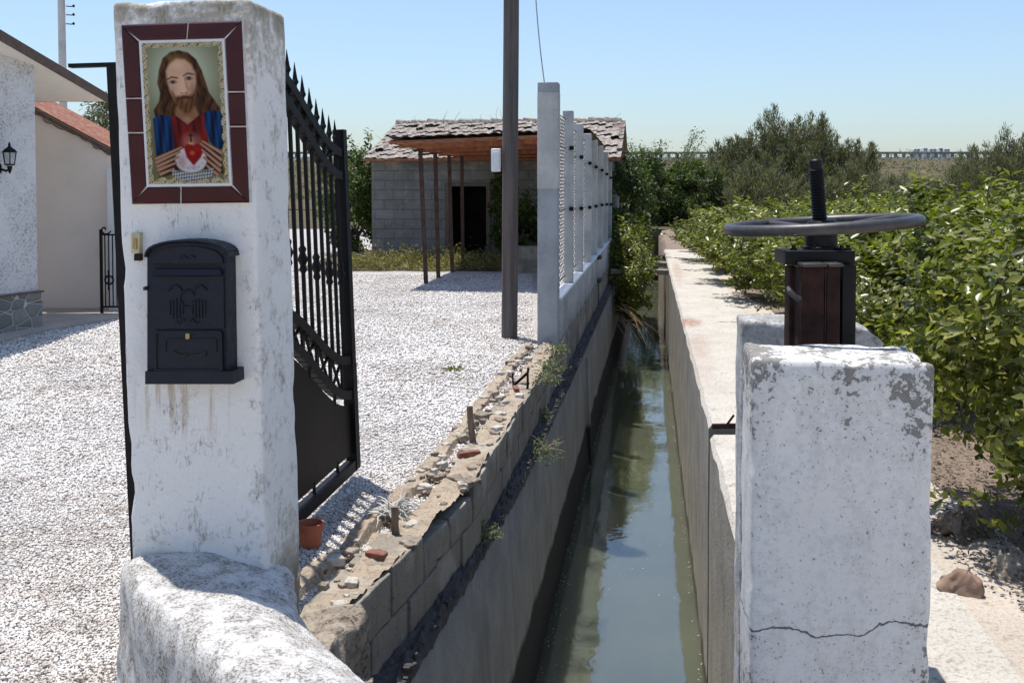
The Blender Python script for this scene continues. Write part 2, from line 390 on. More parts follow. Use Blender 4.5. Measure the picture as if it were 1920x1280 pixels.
def canalwall(name, c, wetz, wetc, side):
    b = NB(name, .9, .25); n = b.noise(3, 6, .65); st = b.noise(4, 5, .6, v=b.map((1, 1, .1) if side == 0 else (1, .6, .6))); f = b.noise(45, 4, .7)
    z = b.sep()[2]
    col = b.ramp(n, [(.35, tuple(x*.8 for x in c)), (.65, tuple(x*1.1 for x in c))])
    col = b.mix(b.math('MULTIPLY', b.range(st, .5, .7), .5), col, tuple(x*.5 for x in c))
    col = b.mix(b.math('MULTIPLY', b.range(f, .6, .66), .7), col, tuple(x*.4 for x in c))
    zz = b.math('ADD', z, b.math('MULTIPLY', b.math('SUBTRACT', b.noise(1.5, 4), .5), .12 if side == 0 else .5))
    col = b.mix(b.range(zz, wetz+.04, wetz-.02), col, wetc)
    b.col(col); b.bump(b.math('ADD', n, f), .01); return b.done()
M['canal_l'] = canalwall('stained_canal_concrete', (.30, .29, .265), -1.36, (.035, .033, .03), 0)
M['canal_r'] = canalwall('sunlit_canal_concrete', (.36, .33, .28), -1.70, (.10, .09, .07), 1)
def water():
    b = NB('canal_water', .03, .5); b.b.inputs['IOR'].default_value = 2.3
    n = b.noise(1.2, 3); b.col(b.ramp(n, [(.3, (.078, .090, .060)), (.7, (.102, .110, .072))])); b.b.inputs['Subsurface Weight'].default_value = 1.; b.b.inputs['Subsurface Radius'].default_value = (.30, .30, .18); b.b.inputs['Subsurface Scale'].default_value = 2.6
    w = b.noise(3.2, 3, .5, v=b.map((1., .9, 1))); w2 = b.noise(13, 2, .5)
    b.bump(b.math('ADD', w, b.math('MULTIPLY', w2, .22)), .012, .24); return b.done()
M['water'] = water()
def blockwall():
    b = NB('grey_hollow_block_masonry', .95, .15)
    v = b.map(rot=(0, 0, CA)); x, y, z = b.sep(v)[:3]
    t = b.t.nodes.new('ShaderNodeTexBrick'); b.L(b.comb(x, z, 0.), t.inputs['Vector'])
    t.inputs['Scale'].default_value = 1.; t.inputs['Brick Width'].default_value = .42; t.inputs['Row Height'].default_value = .21
    t.inputs['Mortar Size'].default_value = .006; t.inputs['Mortar Smooth'].default_value = .6
    t.inputs['Color1'].default_value = (.235, .225, .205, 1); t.inputs['Color2'].default_value = (.205, .195, .18, 1); t.inputs['Mortar'].default_value = (.185, .175, .16, 1)
    n = b.noise(2.5, 6, .65); col = b.mix(b.range(n, .38, .7), t.outputs[0], (.15, .145, .13)); col = b.mix(b.math('MULTIPLY', b.range(b.noise(9, 5, .7), .52, .66), .5), col, (.31, .30, .27))
    up = b.math('MULTIPLY', b.range(z, 1.65, 2.0), b.range(b.noise(3, 5), .5, .6))
    col = b.mix(b.math('MULTIPLY', up, .7), col, (.42, .33, .24))
    b.col(col); b.bump(b.math('ADD', b.math('MULTIPLY', t.outputs[1], -1.), n), .02); return b.done()
M['blockwork'] = blockwall()
def rooftile(name, cols):
    b = NB(name, .95, .1); n = b.noise(4, 6, .75); f = b.noise(13, 6, .8)
    col = b.ramp(n, [(.32, cols[0]), (.5, cols[1]), (.68, cols[2])])
    col = b.mix(b.range(f, .5, .6), col, cols[3]); col = b.mix(b.range(f, .42, .34), col, cols[4])
    b.col(col); b.bump(f, .03); return b.done()
M['oldtile'] = rooftile('lichened_old_roof_tiles', [(.20, .165, .14), (.30, .26, .225), (.17, .125, .10), (.52, .48, .43), (.05, .042, .038)])
M['redtile'] = rooftile('red_roof_tiles', [(.22, .085, .055), (.30, .125, .085), (.17, .065, .045), (.40, .27, .20), (.08, .04, .03)])
def canopy_mat():
    b = NB('rust_red_canopy_boards', .9, .1); v = b.map((8, 1, 1), rot=(0, 0, CA)); n = b.noise(1.5, 5, .6, v=v)
    b.col(b.ramp(n, [(.35, (.26, .10, .055)), (.65, (.42, .18, .10))])); b.bump(n, .01); return b.done()
M['canopy'] = canopy_mat()
def stonework():
    b = NB('irregular_stone_cladding', .9, .2); v = b.map((1, .6, 1))
    e = b.voro(8.5, 'DISTANCE_TO_EDGE', v=v); c = b.sep(b.voro(8.5, 'F1', out='Color', v=v))[0]; n = b.noise(20, 5)
    col = b.ramp(c, [(0, (.16, .165, .15)), (.5, (.22, .22, .20)), (1, (.30, .29, .26))]); col = b.mix(b.math('MULTIPLY', b.range(n, .45, .7), .4), col, (.12, .12, .11))
    col = b.mix(b.range(e, .045, .03), col, (.55, .52, .47)); b.col(col); b.bump(b.math('MINIMUM', e, .1), .15); return b.done()
M['stone'] = stonework()
def glazed():
    b = NB('maroon_glazed_tile', .22, .3); n = b.noise(14, 3); b.col(b.ramp(n, [(.3, (.040, .004, .005)), (.7, (.062, .006, .007))]))
    b.bump(b.noise(9, 2), .002, .4); return b.done()
M['glaze'] = glazed()
def foliage(name, stops, trans=.35, rough=.45, spec=.4):
    b = NB(name, rough, spec); big = b.noise(1.3, 3)
    f = b.math('ADD', b.math('MULTIPLY', b.rnd(), .75), b.math('MULTIPLY', b.math('SUBTRACT', big, .4), 1.1))
    c = b.ramp(f, stops); b.col(c)
    tr = b.t.nodes.new('ShaderNodeBsdfTranslucent'); b.L(b.mix(1., c, (.95, 1.25, .35), 'MULTIPLY'), tr.inputs[0])
    mx = b.t.nodes.new('ShaderNodeMixShader'); mx.inputs[0].default_value = trans
    b.t.links.new(b.b.outputs[0], mx.inputs[1]); b.t.links.new(tr.outputs[0], mx.inputs[2]); b.t.links.new(mx.outputs[0], b.o.inputs[0]); return b.done()
M['citrus'] = foliage('citrus_leaves', [(0, (.05, .06, .012)), (.35, (.13, .14, .024)), (.7, (.24, .235, .045)), (1, (.40, .37, .10))], .35, .32, .5)
M['green'] = foliage('broad_green_leaves', [(0, (.020, .036, .008)), (.5, (.065, .095, .016)), (1, (.15, .18, .03))], .35)
M['tamarisk'] = foliage('feathery_grey_green', [(0, (.09, .085, .052)), (.5, (.175, .165, .10)), (1, (.29, .27, .18))], .25, .8, .1)
M['weed'] = foliage('dry_green_weeds', [(0, (.12, .09, .045)), (.4, (.20, .17, .075)), (1, (.46, .37, .21))], .3, .8, .1)
M['greyleaf'] = foliage('grey_weed_leaves', [(0, (.09, .10, .06)), (1, (.28, .30, .20))], .3, .8, .1)
def dryhill():
    b = NB('dry_grass_embankment', .95, .1); n = b.noise(.35, 6, .7); f = b.noise(2.5, 5, .7)
    b.col(b.mix(b.range(f, .45, .65), b.ramp(n, [(.35, (.20, .155, .10)), (.65, (.13, .11, .07))]), (.11, .105, .06))); b.bump(f, .5); return b.done()
M['hill'] = dryhill()

# ================================================================ GROUND, CHANNEL
def strip(mb, fa, fb, Ys, mi=0):
    vs = []
    for Y in Ys: vs += [fa(Y), fb(Y)]
    mb.add(vs, [(2*i, 2*i+1, 2*i+3, 2*i+2) for i in range(len(Ys)-1)], mi)
YS = [2.0, 2.6, 3.3, 3.65, 4., 4.3, 4.8, 5.3, 6, 7, 8.2, 9.5, 12, 16, 20, 24, 27, 36]
mb = MB(); strip(mb, lambda Y: Vector((-400, Y, 0)), lambda Y: ch(SB(Y)-.2, Y, 0), YS)
mb.add([(-400, -30, 0), (-1.1, -30, 0), ch(SB(2)-.2, 2, 0), (-400, 2, 0)], [(0, 1, 2, 3)])
put('gravel_yard', mb, M['gravel'], kind='structure', origin=(0, 0, 0))
mb = MB(); strip(mb, lambda Y: ch(SR(Y)+.78, Y, 0), lambda Y: Vector((400, Y, 0)), YS)
put('sandy_ground', mb, M['sand'], kind='structure', origin=(0, 0, 0))
mb = MB()
mb.add([(-1.1, -30, .004), (400, -30, .004), (400, 2, .004), ch(SB(2)-.2, 2, .004)], [(0, 1, 2, 3)])
mb.add([ch(-1.5, 2, .004), ch(1.4, 2, .004), ch(1.4, 2, -.3), ch(-1.5, 2, -.3)], [(0, 1, 2, 3)])
put('road_deck', mb, M['sand'], kind='structure', origin=(0, 0, 0))
mb = MB(); mb.add([(-400, 36, -.002), (400, 36, -.002), (400, 2500, -.002), (-400, 2500, -.002)], [(0, 1, 2, 3)])
mb.add([ch(-1.6, 36, -.002), ch(1.4, 36, -.002), ch(1.4, 36, -2.4), ch(-1.6, 36, -2.4)], [(0, 1, 2, 3)])
put('far_ground', mb, M['hill'], kind='structure', origin=(0, 0, 0))
mb = MB(); mb.sheet(lambda a, c: ch(-1.1+1.8*a, -2+38.0*c, -1.8), 6, 70)
put('canal_water', mb, M['water'], kind='structure', origin=(0, 0, -1.8))
# left channel wall
def nz(p, f=3., s=0.): return mnoise.noise(Vector(p)*f+Vector((s, s, s)))
mb = MB(); YL = list(np.arange(-2, 36.01, .12)); prof = [(-.36, 0), (-.40, 1), (-.75, 2), (-1.1, 3), (-1.36, 4), (-1.8, 5), (-2.3, 6)]
def lw(Y, k):
    z = prof[k][0]; sl = SLG(max(Y, 2)); s = [sl-.02, sl, sl*.66-.86*.34, sl*.33-.86*.67, -.862, -.835, -.83][k]
    p = ch(s, Y, z); a = .012*nz(p, 2.)+.01*nz(p, 9.)*(1 if k < 2 else .3); return p+Vector((a, 0, a if k < 2 else 0))
vs = [lw(Y, k) for Y in YL for k in range(7)]
mb.add(vs, [(i*7+k, i*7+k+1, (i+1)*7+k+1, (i+1)*7+k) for i in range(len(YL)-1) for k in range(6)])
vs = [ch(SLG(max(Y, 2))-.02, Y, -.36) if j else ch(-1.5, Y, -.36) for Y in YL for j in (0, 1)]
mb.add(vs, [(2*i, 2*i+1, 2*i+3, 2*i+2) for i in range(len(YL)-1)])
mb.box(ch(-1.6, 17, -1.3), (.2, 37, 1.9), -CA)
# buttress strip where two pours meet
mb.prism([ch(-.84, 12.2, -1.8), ch(-.80, 12.2, -1.8), ch(-.85, 12.2, -.5), ch(-.92, 12.2, -.5)], Vector((K*.12, .12, 0)))
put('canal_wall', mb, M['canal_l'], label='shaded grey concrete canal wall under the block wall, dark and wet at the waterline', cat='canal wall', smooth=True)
# right channel wall with its top path
mb = MB()
def rightwall(y0, y1, zt, w):
    Ys = list(np.arange(y0, y1, .15))+[y1]; vs = []
    for Y in Ys:
        s0 = SR(Y); row = [(s0+.005, -2.3), (s0, -1.8), (s0, -1.2), (s0, -.6), (s0, -.03), (s0+.025, 0.), (s0+.3, 0), (s0+w, 0.), (s0+w, -.6)]
        for k, (s, z) in enumerate(row):
            p = ch(s, Y, z+((.006 if k > 6 else zt) if k > 3 else 0)); a = .010*nz(p, 2.5)+.006*nz(p, 11.)
            vs.append(p+Vector((a if k < 6 else 0, 0, a*.8 if k in (4, 5, 6, 7) else 0)))
    n = 9; fs = [(i*n+k, i*n+k+1, (i+1)*n+k+1, (i+1)*n+k) for i in range(len(Ys)-1) for k in range(n-1)]
    mb.add(vs, [f for f in fs if f[0] % n < 4], 0); mb.add(vs, [f for f in fs if f[0] % n >= 4], 1)
    mb.add([vs[k] for k in range(9)], [tuple(range(9))], 0); e = (len(Ys)-1)*9; mb.add([vs[e+k] for k in range(9)], [tuple(range(8, -1, -1))], 0)
rightwall(6.66, 24.6, .012, .80)
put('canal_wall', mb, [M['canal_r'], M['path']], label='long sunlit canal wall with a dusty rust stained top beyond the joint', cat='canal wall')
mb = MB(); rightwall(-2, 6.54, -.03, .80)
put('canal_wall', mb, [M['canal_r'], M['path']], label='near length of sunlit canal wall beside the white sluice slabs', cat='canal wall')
mb = MB(); mb.sheet(lambda u, v: ch(SR(24.6+11.4*v)+[0., .0, .12, .4, .85][min(4, int(u*4+.5))], 24.6+11.4*v, [-2.2, -.25, -.08, -.02, .0][min(4, int(u*4+.5))])+Vector((0, 0, .05*nz((u*3, v*20, 0), 1.))), 4, 50)
put('canal_bank', mb, M['soil'], kind='structure', smooth=True)
mb = MB(); mb.bar(ch(SR(6.6)+.10, 6.6, .0), ch(SR(6.6)+.16, 6.58, .09), .02, .015); mb.bar(ch(SR(6.6)+.02, 6.6, .012), ch(SR(6.6)+.2, 6.6, .015), .03, .03)
mb.bar(ch(SR(6.6)+.19, 6.62, -.01), ch(SR(6.6)+.20, 6.6, .11), .03, .02)
put('rusty_bar', mb, M['rust'], label='short rusty iron bar stuck in the canal wall joint', cat='iron bar')
for i, (Y, z) in enumerate(((19.6, -.05), (21.2, -.03), (23.0, -.02))):
    mb = MB(); mb.rbox(ch((SR(Y)-.92)/2, Y, z-.05), (SR(Y)+.92, .14, .10), -CA, .015, .005, 5, .12)
    put('cross_beam', mb, M['block'], label=['nearest concrete beam laid across the far canal', 'middle concrete beam laid across the far canal', 'farthest concrete beam laid across the far canal'][i], cat='beam', group='beams across the canal')
# block wall on the left bank
mb = MB(); rows = [(-.365, -.17), (-.165, .03)]
for ri, (z0, z1) in enumerate(rows):
    Y = 3.5+.2*ri
    while Y < 21:
        Lb = .39; Y1 = Y+Lb
        top = z1
        if ri == 1:
            top = z1 + .03*nz((Y, 0, 0), 2.1) + random.uniform(-.015, .012)
            if 3.9 < Y < 9.6 and random.random() < .2: top -= .05
        sm = SB((Y+Y1)/2); ang = math.atan2(SB(Y1)-SB(Y)+K*Lb, Lb)
        c = ch(sm-.10+random.uniform(-.006, .006), (Y+Y1)/2, (z0+top)/2)
        mb.rbox(c, (.20, Lb-.008, top-z0), -ang, .008, .005, 6, .07, seed=Y, mi=0, chip=.03 if ri else 0)
        Y = Y1
Ys = list(np.arange(3.5, 21, .3))
vs = [q for Y in Ys for q in (ch(SB(Y)-.02, Y, -.36), ch(SB(Y)-.02, Y, -.02))]
mb.add(vs, [(2*i, 2*i+1, 2*i+3, 2*i+2) for i in range(len(Ys)-1)], 1)
put('block_wall', mb, [M['block'], M['mortar']], label='low grey concrete block wall with a broken top along the canal', cat='wall', smooth=True)
# mortar lumps on the ledge
mb = MB()
mb.sheet(lambda u, v: ch(SB(3.+17*v)+.0+(SLG(3.+17*v)+.012-SB(3.+17*v))*u, 3.+17*v, -.352+.035*(1-u)+.03*nz((u*2, v*60, 0), 3.)+.02*nz((u*6, v*300, 0), 1.)-.06*max(0, u-.8)*5), 8, 500)
for i in range(700):
    Y = 3.2+ 14*random.random()**1.5; s = random.uniform(SLG(Y)-.07, SLG(Y)+.010) if random.random() < .6 else random.uniform(SB(Y), SLG(Y)+.005)
    r = random.uniform(.006, .022)*(1+.5*nz((Y, 0, 0), 2.)); mb.rbox(ch(s, Y, -.345+r*.2-random.random()*.03), (r*random.uniform(1.2, 2.4), r*random.uniform(1.2, 3.), r*random.uniform(.6, 1.3)), random.random()*3, r*.12, r*.42, 26, .05, seed=i)
put('mortar_lumps', mb, M['mortar'], kind='stuff', label='dark rough mortar squeezed out along the ledge below the blocks', cat='mortar', smooth=True)
# broken edge: rubble in the top of the wall, soil strip
mb = MB()
def edge(u, w):
    Y = 3.3+6.6*w; s = SB(Y)-.012-.36*u+.012*nz((Y, 0, 0), 6.); p = ch(s, Y, 0)
    z = .040 + .032*nz(p, 4)+.022*nz(p, 13)+.012*nz(p, 30) + (-.045 if .45 < u < .7 else 0)-(.03 if u > .93 else 0)
    return Vector((p.x, p.y, z))
mb.sheet(edge, 22, 420); put('soil_strip', mb, M['tansoil'], kind='structure', smooth=True)
def stone(mb, c, r, sd, flat=.6, mi=0):
    mb.rbox(c, (r*2*random.uniform(.7, 1.3), r*2*random.uniform(.7, 1.3), r*2*flat), random.random()*6, r*.25, r*.22, 2.2/r*.5, r*.6, seed=sd, mi=mi)
mb = MB()
for i in range(300):
    Y = 3.5+6.2*random.random(); s = SB(Y)-.02-.32*random.random(); r = random.choice([.005, .007, .007, .010, .010, .014, .014, .02, .03])
    stone(mb, ch(s, Y, .03+r*.3), r, i, .6, mi=random.choice([0, 0, 0, 0, 0, 0, 2, 2, 2, 2, 1] if r < .03 else [0, 2]))
put('rubble_chips', mb, [M['rubble'], M['brickred'], M['path']], kind='stuff', label='small broken concrete and brick chips on top of the block wall', cat='rubble')
# larger pieces one can count
pcs = [(905, 1052, .05, .07, 'brickred', 'broken red brick', 'broken red hollow brick in the near end of the wall top'),
       (880, 858, .05, .10, 'brickred', 'broken red brick', 'dark red brick piece in the wall top by the leaning stake'),
       (905, 782, .12, .07, 'rubble', 'concrete chunk', 'flat pale concrete slab piece on the gravel edge by the leaning stake'),
       (968, 735, .04, .08, 'brickred', 'broken red brick', 'small red brick piece beside the two iron stubs'),
       (870, 905, .10, .13, 'rubble', 'concrete chunk', 'flat concrete flake lying across the broken wall top')]
for i, (u, v, a, bb, m, n, l) in enumerate(pcs):
    if i == 0: u, v = 705, 1052
    p = G(u, v, .03); mb = MB(); mb.rbox(p+Vector((0, 0, .012)), (bb*1.3, a, .035 if m == 'rubble' else .06), -.4+i*.7, .006, .008, 12, .03, seed=i*3.)
    put(n.replace(' ', '_'), mb, M[m], label=l, cat=n.split()[-1])
# lump of concrete between pillar and wall end
mb = MB(); mb.rbox(Vector((-.67, 3.40, -.31)), (.20, .60, .76), -.16, .02, .035, 7, .03, seed=4.2, chip=.16)
mb.rbox(Vector((-.61, 3.30, -.52)), (.20, .5, .8), -.1, .02, .035, 7, .035, seed=8.2, chip=.1)
put('rubble_footing', mb, M['rubble'], label='rough brown broken concrete footing beside the pillar base', cat='footing', smooth=True)

# pebbles over the nearer gravel
def pebbles():
    n = 300000; Y = 2.9+15*rng.random(n)**2.1; X = rng.uniform(-.56, .02, n)*Y
    lim = np.array([SB(y)-.16+K*y for y in Y]); ok = (X < lim) & (X/Y > -.56)
    ok &= ~((X > -1.1) & (Y < 3.2)); 
    bigz = np.sin(X*3.1+np.sin(Y*2.3))*np.cos(Y*2.7+X)
    ok &= rng.random(n) < np.clip(.8-.4*bigz, .25, 1)
    X, Y = X[ok], Y[ok]; n = len(X); r = rng.uniform(.0035, .0098, n)*np.clip(Y/4.5, 1, 1.9)
    base = np.array([(1, 0, 0), (0, 1, 0), (-1, 0, 0), (0, -1, 0), (0, 0, .75), (.0, .0, -.6)])
    V = base[None]*r[:, None, None]*rng.uniform(.6, 1.35, (n, 6, 1)); a = rng.random(n)*6.28; ca, sa = np.cos(a), np.sin(a)
    x = V[..., 0]*ca[:, None]-V[..., 1]*sa[:, None]; y = V[..., 0]*sa[:, None]+V[..., 1]*ca[:, None]
    V = np.stack([x+X[:, None], y+Y[:, None], V[..., 2]+(r*rng.uniform(-.1, .5, n))[:, None]], -1).reshape(-1, 3)
    f = np.array([(0, 1, 4), (1, 2, 4), (2, 3, 4), (3, 0, 4), (1, 0, 5), (2, 1, 5), (3, 2, 5), (0, 3, 5)])
    F = (f[None]+6*np.arange(n)[:, None, None]).reshape(-1, 3)
    put('gravel_stones', npmesh('gravel_stones', V, F), M['pebble'], kind='stuff', label='loose white crushed stones of the gravel yard', cat='gravel')
pebbles()

# ================================================================ LEFT PILLAR, PARAPET
PR = -CA; pf = P(232, 800, 2.86); ex = Vector((math.cos(PR), math.sin(PR), 0)); ey = Vector((-ex.y, ex.x, 0))
PW = .405; PD = .27; PZ0 = -.3; PZ1 = 2.11
p0 = Vector((P(250, 700, 2.86).x-.012, 2.86, 0))
def pil(a, bb, z): return p0 + ex*a + ey*bb + Vector((0, 0, z))     # pillar frame: across, back, up
mb = MB(); mb.rbox(pil(PW/2, PD/2, (PZ0+PZ1)/2), (PW, PD, PZ1-PZ0), PR, .014, .0028, 5, .03, chip=.03, seed=1.3)
# slight lean of the real pillar
for i, (x, y, z) in enumerate(mb.v): mb.v[i] = (x-.022*(z-.5)*(1 if True else 0), y, z)
put('gate_pillar', mb, M['plaster'], label='white rendered gate pillar carrying the framed tile picture and mailbox', cat='pillar', smooth=True, sharp=60)
def lean(z): return -.022*(z-.5)
def pf_(a, z, out=0.): return pil(a, -out, z)+Vector((lean(z), 0, 0))
# parapet: heads towards the camera, uneven top
mb = MB()
Lp = [G(228, 1052, .54), G(262, 1108, .54), G(330, 1175, .54), G(440, 1285, .54)]; Lp.append(Lp[-1]+(Lp[-1]-Lp[0]).normalized()*1.5)
Rp = [G(545, 1050, .52), G(545, 1120, .50), G(610, 1192, .50), G(715, 1280, .50)]; Rp.append(Rp[-1]+(Lp[-1]-Lp[0]).normalized()*1.5)
def along(pts, t):
    t *= len(pts)-1; i = min(int(t), len(pts)-2); return pts[i].lerp(pts[i+1], t-i)
def par(t, q):    # q 0..1 around the section: down left side, across the top, down right side
    a, b = along(Lp, t), along(Rp, t); out = (a-b).normalized()
    if q < .3: k = q/.3; p = a + out*.012 + Vector((0, 0, -.95*(1-k)))
    elif q > .7: k = (1-q)/.3; p = b - out*.012+Vector((0, 0, -1.6*(1-k)))
    else:
        k = (q-.3)/.4; p = a.lerp(b, k)+Vector((0, 0, .03*math.sin(math.pi*k)**.5))
        if k > .55: p += Vector((0, 0, -.07*(k-.55)))
    n1 = mnoise.noise_vector(p*4)*.011+mnoise.noise_vector(p*16)*.005+mnoise.noise_vector(p*40)*.002
    return p+n1
mb.sheet(par, 150, 110); put('parapet_wall', mb, M['parapet'], label='low whitewashed parapet wall bending towards the viewer from the pillar foot', cat='wall', smooth=True, sharp=80)

# ---------------------------------------------------------------- tile picture
def pxp(u, v):     # pixel on the pillar front to pillar-frame (a, z)
    d = ray(u, v); o = Vector((0, 0, EYE)); n = ey; t = (p0-o).dot(n)/d.dot(n); q = o+d*t; r = q-p0
    z = q.z; return (r.dot(ex)-lean(z)*ex.x, z)
T_ol, T_or = pxp(232, 48), pxp(459, 40); B_ol, B_or = pxp(252, 384), pxp(473, 381)
T_il, T_ir = pxp(267, 79), pxp(426, 75); B_il, B_ir = pxp(281, 350), pxp(440, 348)
tp = thing('framed_tile_picture', pf_(.2, B_ol[1]), 'ceramic portrait of a long haired robed figure in a maroon tile frame on the pillar', 'tile picture')
def qd(a, b, t): return (a[0]+(b[0]-a[0])*t, a[1]+(b[1]-a[1])*t)
def inset(poly, g):
    cx = sum(p[0] for p in poly)/len(poly); cz = sum(p[1] for p in poly)/len(poly)
    return [(p[0]+(g if p[0] < cx else -g), p[1]+(g if p[1] < cz else -g)) for p in poly]
def tilepiece(poly, cc):
    mb = MB(); g = .0022; q = inset(poly, g); q2 = inset(poly, g+.004)
    n = len(q); V = [pf_(a, z, .004) for a, z in q]+[pf_(a, z, .013) for a, z in q]+[pf_(a, z, .017) for a, z in q2]
    F = [tuple(range(n))[::-1], tuple(range(2*n, 3*n))]+[(i+k*n, (i+1) % n+k*n, (i+1) % n+(k+1)*n, i+(k+1)*n) for k in (0, 1) for i in range(n)]
    mb.add(V, F); put('frame_tile', mb, M['glaze'], tp, smooth=True, sharp=25)
mb = MB(); bk = [(T_ol[0]+.001, T_ol[1]-.001), (T_or[0]-.001, T_or[1]-.001), (B_or[0]-.001, B_or[1]+.001), (B_ol[0]+.001, B_ol[1]+.001)]
mb.prism([pf_(a, z, -.004) for a, z in bk], (pf_(0, 1, .011)-pf_(0, 1, -.004))); put('grout_bed', mb, M['grout'], tp)
mt, mi_ = qd(T_ol, T_or, .56), qd(T_il, T_ir, .56); tilepiece([T_ol, mt, mi_, T_il], 0); tilepiece([mt, T_or, T_ir, mi_], 0)
mt, mi_ = qd(B_ol, B_or, .42), qd(B_il, B_ir, .40); tilepiece([B_ol, mt, mi_, B_il], 0); tilepiece([mt, B_or, B_ir, mi_], 0)
for (o1, o2, i1, i2, ts) in ((T_ol, B_ol, T_il, B_il, (.41, .60)), (T_or, B_or, T_ir, B_ir, (.39, .58))):
    cuts = [0, ts[0], ts[1], 1]; 
    for k in range(3):
        ti = [0 if c == 0 else 1 if c == 1 else (c*(o1[1]-o2[1])-(o1[1]-i1[1]))/(i1[1]-i2[1]) for c in (cuts[k], cuts[k+1])]
        tilepiece([qd(o1, o2, cuts[k]), qd(i1, i2, ti[0]), qd(i1, i2, ti[1]), qd(o1, o2, cuts[k+1])], 0)
def paint(nx=200, nz_=344):
    """printed picture: colours painted on a fine grid. x 0..1 left-right, y 0..1.72 down"""
    xs = np.linspace(0, 1, nx); ys = np.linspace(0, 1.72, nz_); X, Y = np.meshgrid(xs, ys)
    C = np.zeros(X.shape+(3,)); r2 = np.random.default_rng(3)
    def sm(d, w=.01): return np.clip(.5-d/w, 0, 1)
    def lay(m, c):
        nonlocal C
        c = np.array(c, float); C = C*(1-m[..., None]) + (c if c.ndim == 3 else c[None, None])*m[..., None]
    def poly(pts, w=.012):
        pts = np.array(pts); ins = np.zeros(X.shape, bool); dm = np.full(X.shape, 9.)
        for i in range(len(pts)):
            (x0, y0), (x1, y1) = pts[i-1], pts[i]
            c = ((y0 > Y) != (y1 > Y)) & (X < (x1-x0)*(Y-y0)/(y1-y0+1e-12)+x0); ins ^= c
            ll = (x1-x0)**2+(y1-y0)**2; t = np.clip(((X-x0)*(x1-x0)+(Y-y0)*(y1-y0))/ll, 0, 1); dm = np.minimum(dm, np.hypot(X-x0-t*(x1-x0), Y-y0-t*(y1-y0)))
        return sm(np.where(ins, -dm, dm), w)
    def ell(cx, cy, rx, ry, w=.06, ang=0.):
        a = X-cx; b_ = Y-cy; ca, sa = math.cos(ang), math.sin(ang); a, b_ = a*ca+b_*sa, -a*sa+b_*ca
        d = np.hypot(a/rx, b_/ry)-1
        return np.clip(-d/min(w, 1.), 0, 1) if w >= .3 else sm(d, w/max(min(rx, ry), .02)*.35)
    lay(np.ones(X.shape), (.22, .21, .11))
    halo = np.exp(-(((X-.48)/.40)**2+((Y-.42)/.45)**2)*1.1); lay(np.clip(halo*1.15, 0, 1), (.62, .66, .52))
    st = sum(np.sin(X*f_+np.sin(Y*g_+p_)*a_)*w_ for f_, g_, a_, p_, w_ in ((60, 17, 2.2, 0, .5), (131, 23, 2.8, 1, .35), (37, 31, 1.5, 2, .4))); hs = np.clip(.5+.45*st, 0, 1)
    hair = np.stack([.055+.15*hs, .024+.075*hs, .011+.030*hs], -1)
    lay(poly([(.22, .34), (.27, .21), (.36, .14), (.46, .12), (.57, .15), (.66, .23), (.72, .36), (.76, .50), (.79, .62), (.86, .73), (.93, .84), (.86, .93), (.60, .98), (.34, .98), (.15, .92), (.13, .82), (.20, .72), (.22, .62), (.19, .50)], .02), hair)
    lay(ell(.42, .22, .15, .08, .9)*.55, (.40, .27, .09)); lay(ell(.25, .66, .05, .20, .9)*.55, (.03, .012, .006)); lay(ell(.71, .68, .07, .20, .9)*.5, (.03, .012, .006))
    lay(poly([(.40, .78), (.62, .78), (.67, .90), (.53, 1.0), (.38, .90)], .03), (.36, .20, .12)); lay(ell(.52, .94, .08, .05, .9)*.6, (.55, .36, .23))
    fb = np.clip(1.02-1.05*np.clip(X-.47, 0, 1)-.45*np.clip(.42-X, 0, 1)-.15*np.clip(Y-.6, 0, 1), .3, 1)[..., None]*np.array([.70, .47, .33])
    lay(poly([(.30, .36), (.34, .28), (.43, .22), (.53, .23), (.60, .29), (.64, .38), (.65, .48), (.635, .60), (.61, .70), (.56, .79), (.52, .82), (.46, .79), (.395, .72), (.34, .60), (.31, .48)], .035), fb)
    lay(ell(.37, .60, .06, .10, 1.)*.35, (.32, .15, .09)); lay(ell(.60, .60, .05, .13, 1.)*.5, (.26, .12, .08)); lay(ell(.44, .30, .10, .06, 1.)*.35, (.85, .63, .47)); lay(ell(.40, .60, .04, .04, 1.)*.3, (.80, .52, .40))
    bs = np.clip(.45+.28*np.sin(X*105+Y*25)+.18*np.sin(X*190-Y*30), 0, 1); beard = np.stack([.12+.17*bs, .06+.085*bs, .025+.035*bs], -1)
    lay(poly([(.36, .60), (.40, .66), (.455, .655), (.505, .645), (.56, .65), (.61, .63), (.645, .56), (.64, .70), (.60, .80), (.55, .865), (.50, .865), (.44, .81), (.385, .73)], .04), beard)
    lay(ell(.515, .715, .035, .055, 1.)*.35, (.45, .28, .16)); lay(poly([(.43, .68), (.505, .658), (.585, .672), (.60, .70), (.55, .688), (.47, .69), (.425, .705)], .02)*.85, (.10, .045, .02)); lay(ell(.515, .70, .04, .013, .3), (.42, .16, .13)); lay(ell(.515, .696, .038, .004, .1), (.14, .05, .04))
    lay(poly([(.465, .42), (.45, .58), (.46, .62), (.50, .635), (.54, .62), (.53, .58), (.505, .44)], .05)*.45, (.80, .58, .43)); lay(poly([(.515, .44), (.53, .56), (.555, .60), (.535, .635), (.51, .63), (.56, .60)], .03)*.6, (.30, .15, .10)); lay(ell(.475, .622, .012, .007, .1)*.7, (.15, .06, .04)); lay(ell(.525, .62, .011, .007, .1)*.7, (.15, .06, .04))
